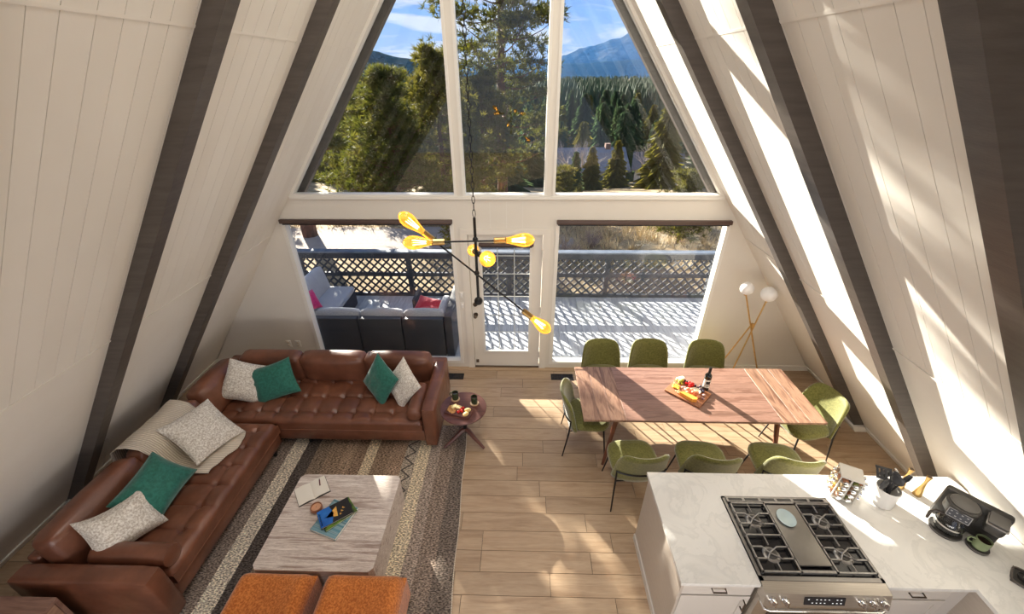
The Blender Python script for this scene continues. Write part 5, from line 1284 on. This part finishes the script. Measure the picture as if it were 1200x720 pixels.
named = [(15.2, 41, 9.5, 1, 'olive conifer on the slope right beside the grey-roofed house'), (19.0, 40, 7.5, 0, 'olive conifer before the small garage'), (8.0, 43, 5.0, 3, 'short bushy conifer before the grey-roofed house'), (11.2, 45, 5.6, 3, 'short bushy conifer before the house porch'), (21.5, 36, 9.0, 2, 'slim conifer at the edge of the dining-side window'), (5.6, 38, 4.2, 0, 'small conifer beside the whitish bare tree')]
for (x, y, h, k, lab) in named: conifer(x, y, h, k, lab, LM_olive if k % 2 else LM_spruce, None); placed.append((x, y))
n = 0; tries = 0
while n < 190 and tries < 6000:
    tries += 1; y = 24+r.uniform()**1.2*150; x = r.uniform(-.62, .62)*(y+5)
    if any(math.hypot(x-a, y-b) < c for a, b, c in keep): continue
    if 1.5 < x < 26 and y < 62: continue
    if x < 2 and y < 30: continue
    if any(math.hypot(x-a, y-b) < (5.0 if y > 50 else 3.4) for a, b in placed): continue
    placed.append((x, y)); h = r.uniform(8.5, 14) if y > 50 else r.uniform(5.5, 8.5)
    lm_ = LM_spruce if r.uniform() < .75 else LM_olive
    conifer(x, y, h, n, '%s %s conifer in the wood on the valley side' % (('slender', 'medium-broad', 'very slim', 'broad')[n % 4], 'dark green' if lm_ is LM_spruce else 'olive-green'), lm_, 'conifers of the valley wood'); n += 1
# the far forest, beyond counting
V = []; r = np.random.default_rng(23); N = 9000
yy = 186+(r.uniform(size=N)**1.6)*970; xx = r.uniform(-.68, .68, N)*(yy+5); hh = r.uniform(8, 15, N); ww = hh*r.uniform(.13, .22, N)
zz = np.array([ground(a, b) for a, b in zip(xx, yy)]); A = np.linspace(0, 2*PI, 8)[:-1]
for (z0, z1, wk) in ((.05, .55, 1.0), (.32, .78, .72), (.6, 1.0, .42)):
    ang = A[None, :]+r.uniform(0, 6, (N, 1)); rad = ww[:, None]*wk*r.uniform(.75, 1.25, (N, 7))
    px = xx[:, None]+rad*np.cos(ang); py = yy[:, None]+rad*np.sin(ang); pz = (zz+hh*z0)[:, None]+hh[:, None]*r.uniform(-.05, .05, (N, 7)); ring_ = np.stack([px, py, pz], 2); tip = np.stack([xx, yy, zz+hh*z1], 1)
    for k in range(7): V.append(np.stack([ring_[:, k], ring_[:, (k+1) % 7], tip], 1).reshape(-1, 3))
tag(link('far_forest', tri_mesh('far_forest', np.concatenate(V)), LM_far), 'dense conifer forest covering the far valley', 'forest', kind='stuff')

# hills and the mountain
def ridge(name, y, pts, depth, base, m, label, rough_amp, n=90, k=14, seed=1):
    X = np.linspace(pts[0][0], pts[-1][0], n); Zr = np.interp(X, [p[0] for p in pts], [p[1] for p in pts]); P = []
    for i, x in enumerate(X):
        row = []
        for j in range(k*2-1):
            t = j/(k-1); s = 1-abs(t-1)       # 0 at the foot, 1 at the crest, 0 at the far foot
            nz = mnoise.fractal(Vector((x*.004+seed, t*1.7, seed)), .9, 2.1, 5)*rough_amp*(s**.7)*(.35+.65*(1-s)+.25)
            row.append((x, y+depth*(t-1)*.5, base+(Zr[i]-base)*s**1.1+nz))
        P.append(row)
    o = MB().grid(P).build(name, m, sharp=0); struct(o, label, 'mountain')
    for f in o.data.polygons: f.use_smooth = True
forest_hill = mat('forested_hill', (.010, .020, .014), (.028, .038, .026), .035, detail=8, rough=1, spec=0.0, bump=.9, bscale=.06, bdist=8)
ridge('hill', 1500, [(-1500, 20), (-900, 55), (-640, 58), (-500, 66), (-455, 63), (-400, 47), (-355, 42), (-305, 30), (-235, 2), (-150, -18)], 700, -25, forest_hill, 'forested hill beyond the valley', 7)
rock = mat('mountain_rock', (.012, .02, .028), (.06, .068, .08), .006, (1, 1, .6), detail=9, lo=.42, hi=.68, rough=1, spec=0.0, bump=.8, bscale=.01, bdist=60)
ridge('mountain', 4000, [(-1600, 60), (-500, 70), (-91, 84), (60, 96), (200, 78), (336, 112), (520, 160), (700, 232), (790, 262), (876, 300), (980, 360), (1070, 385), (1250, 300), (1500, 180), (2400, 60)], 1700, -60, rock, 'distant bluish mountain above the forest', 60, 160, 24, 5)
ridge('foothills', 2900, [(-1800, 40), (-600, 44), (-200, 42), (200, 46), (500, 58), (800, 66), (1300, 50), (2200, 20)], 800, -60, forest_hill, 'low dark foothills before the mountain', 12, 120, 14, 9)
# haze lying over the far valley
hz = MB().bb(-2600, 2600, 900, 3900, -70, 420).build('valley_haze', None, sharp=0)
hm = bpy.data.materials.new('haze'); hm.use_nodes = True; nt = hm.node_tree; nt.nodes.clear(); o_ = _node(nt, 'ShaderNodeOutputMaterial'); vs_ = _node(nt, 'ShaderNodeVolumeScatter'); vs_.inputs['Color'].default_value = (.12, .38, 1.0, 1); vs_.inputs['Density'].default_value = .0001; L(nt, vs_.outputs[0], o_.inputs['Volume'])
hz.data.materials.append(hm); tag(hz, 'blue haze over the far hills', 'haze', kind='stuff')

# houses on the valley side
def house(name, label, cx, cy, rz, w, d, h, rise, wallc, roofc, wins):
    t = thing(name, label, 'house', (cx, cy, ground(cx, cy)-.3), rz)
    MB().bb(-w/2, w/2, -d/2, d/2, 0, h).build('wall', wallc, t)
    b = MB(); e = .5; y0 = d/2+e
    for s in (-1, 1):
        b.add([(-w/2-e, s*y0, h-.25), (w/2+e, s*y0, h-.25), (w/2+e, 0, h+rise), (-w/2-e, 0, h+rise), (-w/2-e, s*y0, h-.05), (w/2+e, s*y0, h-.05), (w/2+e, 0, h+rise+.2), (-w/2-e, 0, h+rise+.2)], [(0, 1, 2, 3), (4, 5, 6, 7), (0, 1, 5, 4), (0, 3, 7, 4), (1, 2, 6, 5)])
    rf = b.build('roof', roofc, t, sharp=20)
    MB().add([(-w/2, -d/2, h), (-w/2, d/2, h), (-w/2, 0, h+rise), (w/2, -d/2, h), (w/2, d/2, h), (w/2, 0, h+rise)], [(0, 1, 2), (3, 5, 4)]).build('gable', wallc, t)
    for (x, z, ww, hh_) in wins:
        f = MB().bb(x-ww/2, x+ww/2, -d/2-.06, -d/2+.02, z, z+hh_).build('window', M['trim'], t); MB().bb(x-ww/2+.1, x+ww/2-.1, -d/2-.075, -d/2-.055, z+.1, z+hh_-.1).build('pane', mat('house_glass', (.10, .14, .18), rough=.1), f)
    return t, rf
t, rf = house('house', 'grey-roofed white house among conifers in the valley', 9.4, 56, .06, 9.5, 7, 3.1, 2.2, mat('house_wall', (.52, .55, .60), rough=.8), mat('slate_roof', (.17, .19, .24), (.22, .24, .29), 2, rough=.7), [(-3.4, 1.0, 1.1, 1.4), (-1.4, 1.0, 1.1, 1.4), (1.2, .2, 1.1, 2.2), (3.4, 1.0, 1.1, 1.4)])
MB().bb(2.4, 3.1, -.4, .4, 4.3, 6.0).build('chimney', BARK, rf)
house('garage', 'small white garage with dark roof beside the house', 18.4, 53, -.25, 5.5, 5, 2.7, 1.5, mat('garage_wall', (.58, .58, .58), rough=.8), mat('garage_roof', (.14, .14, .15), rough=.7), [(-1.2, .2, 1.8, 2.0), (1.3, .9, 1.0, 1.2)])
def bare_tree(seed, H):
    r = np.random.default_rng(seed); b = MB()
    def grow(p, d, l, rad, dep):
        q = p+d*l; b.tube([p, p+d*l*.5+Vector(r.normal(size=3))*.03*l, q], [rad, rad*.8, rad*.62], 5 if dep > 2 else 3)
        if dep == 0: return
        for k in range(3 if dep > 1 else 2):
            nd = (d+Vector(r.normal(size=3))*.42+Vector((0, 0, .18))).normalized(); grow(q if k else p+d*l*.75, nd, l*r.uniform(.6, .82), rad*.58, dep-1)
    for k in range(3): grow(Vector((0, 0, 0)), Vector((r.normal()*.22, r.normal()*.22, 1)).normalized(), H*.27, .11, 5)
    return b.mesh('bare_tree', 60)
PALE = mat('pale_bare_bark', (.52, .46, .43), (.42, .36, .34), 4, rough=.9)
for (x, y, h, sd, lab) in ((6.9, 47, 7.5, 2, 'whitish bare tree before the grey-roofed house'), (15.6, 48, 6.5, 6, 'whitish bare tree between the house and the garage')):
    tag(link('bare_tree', bare_tree(sd, h), PALE, None, (x, y, ground(x, y)-.1)), lab, 'tree')
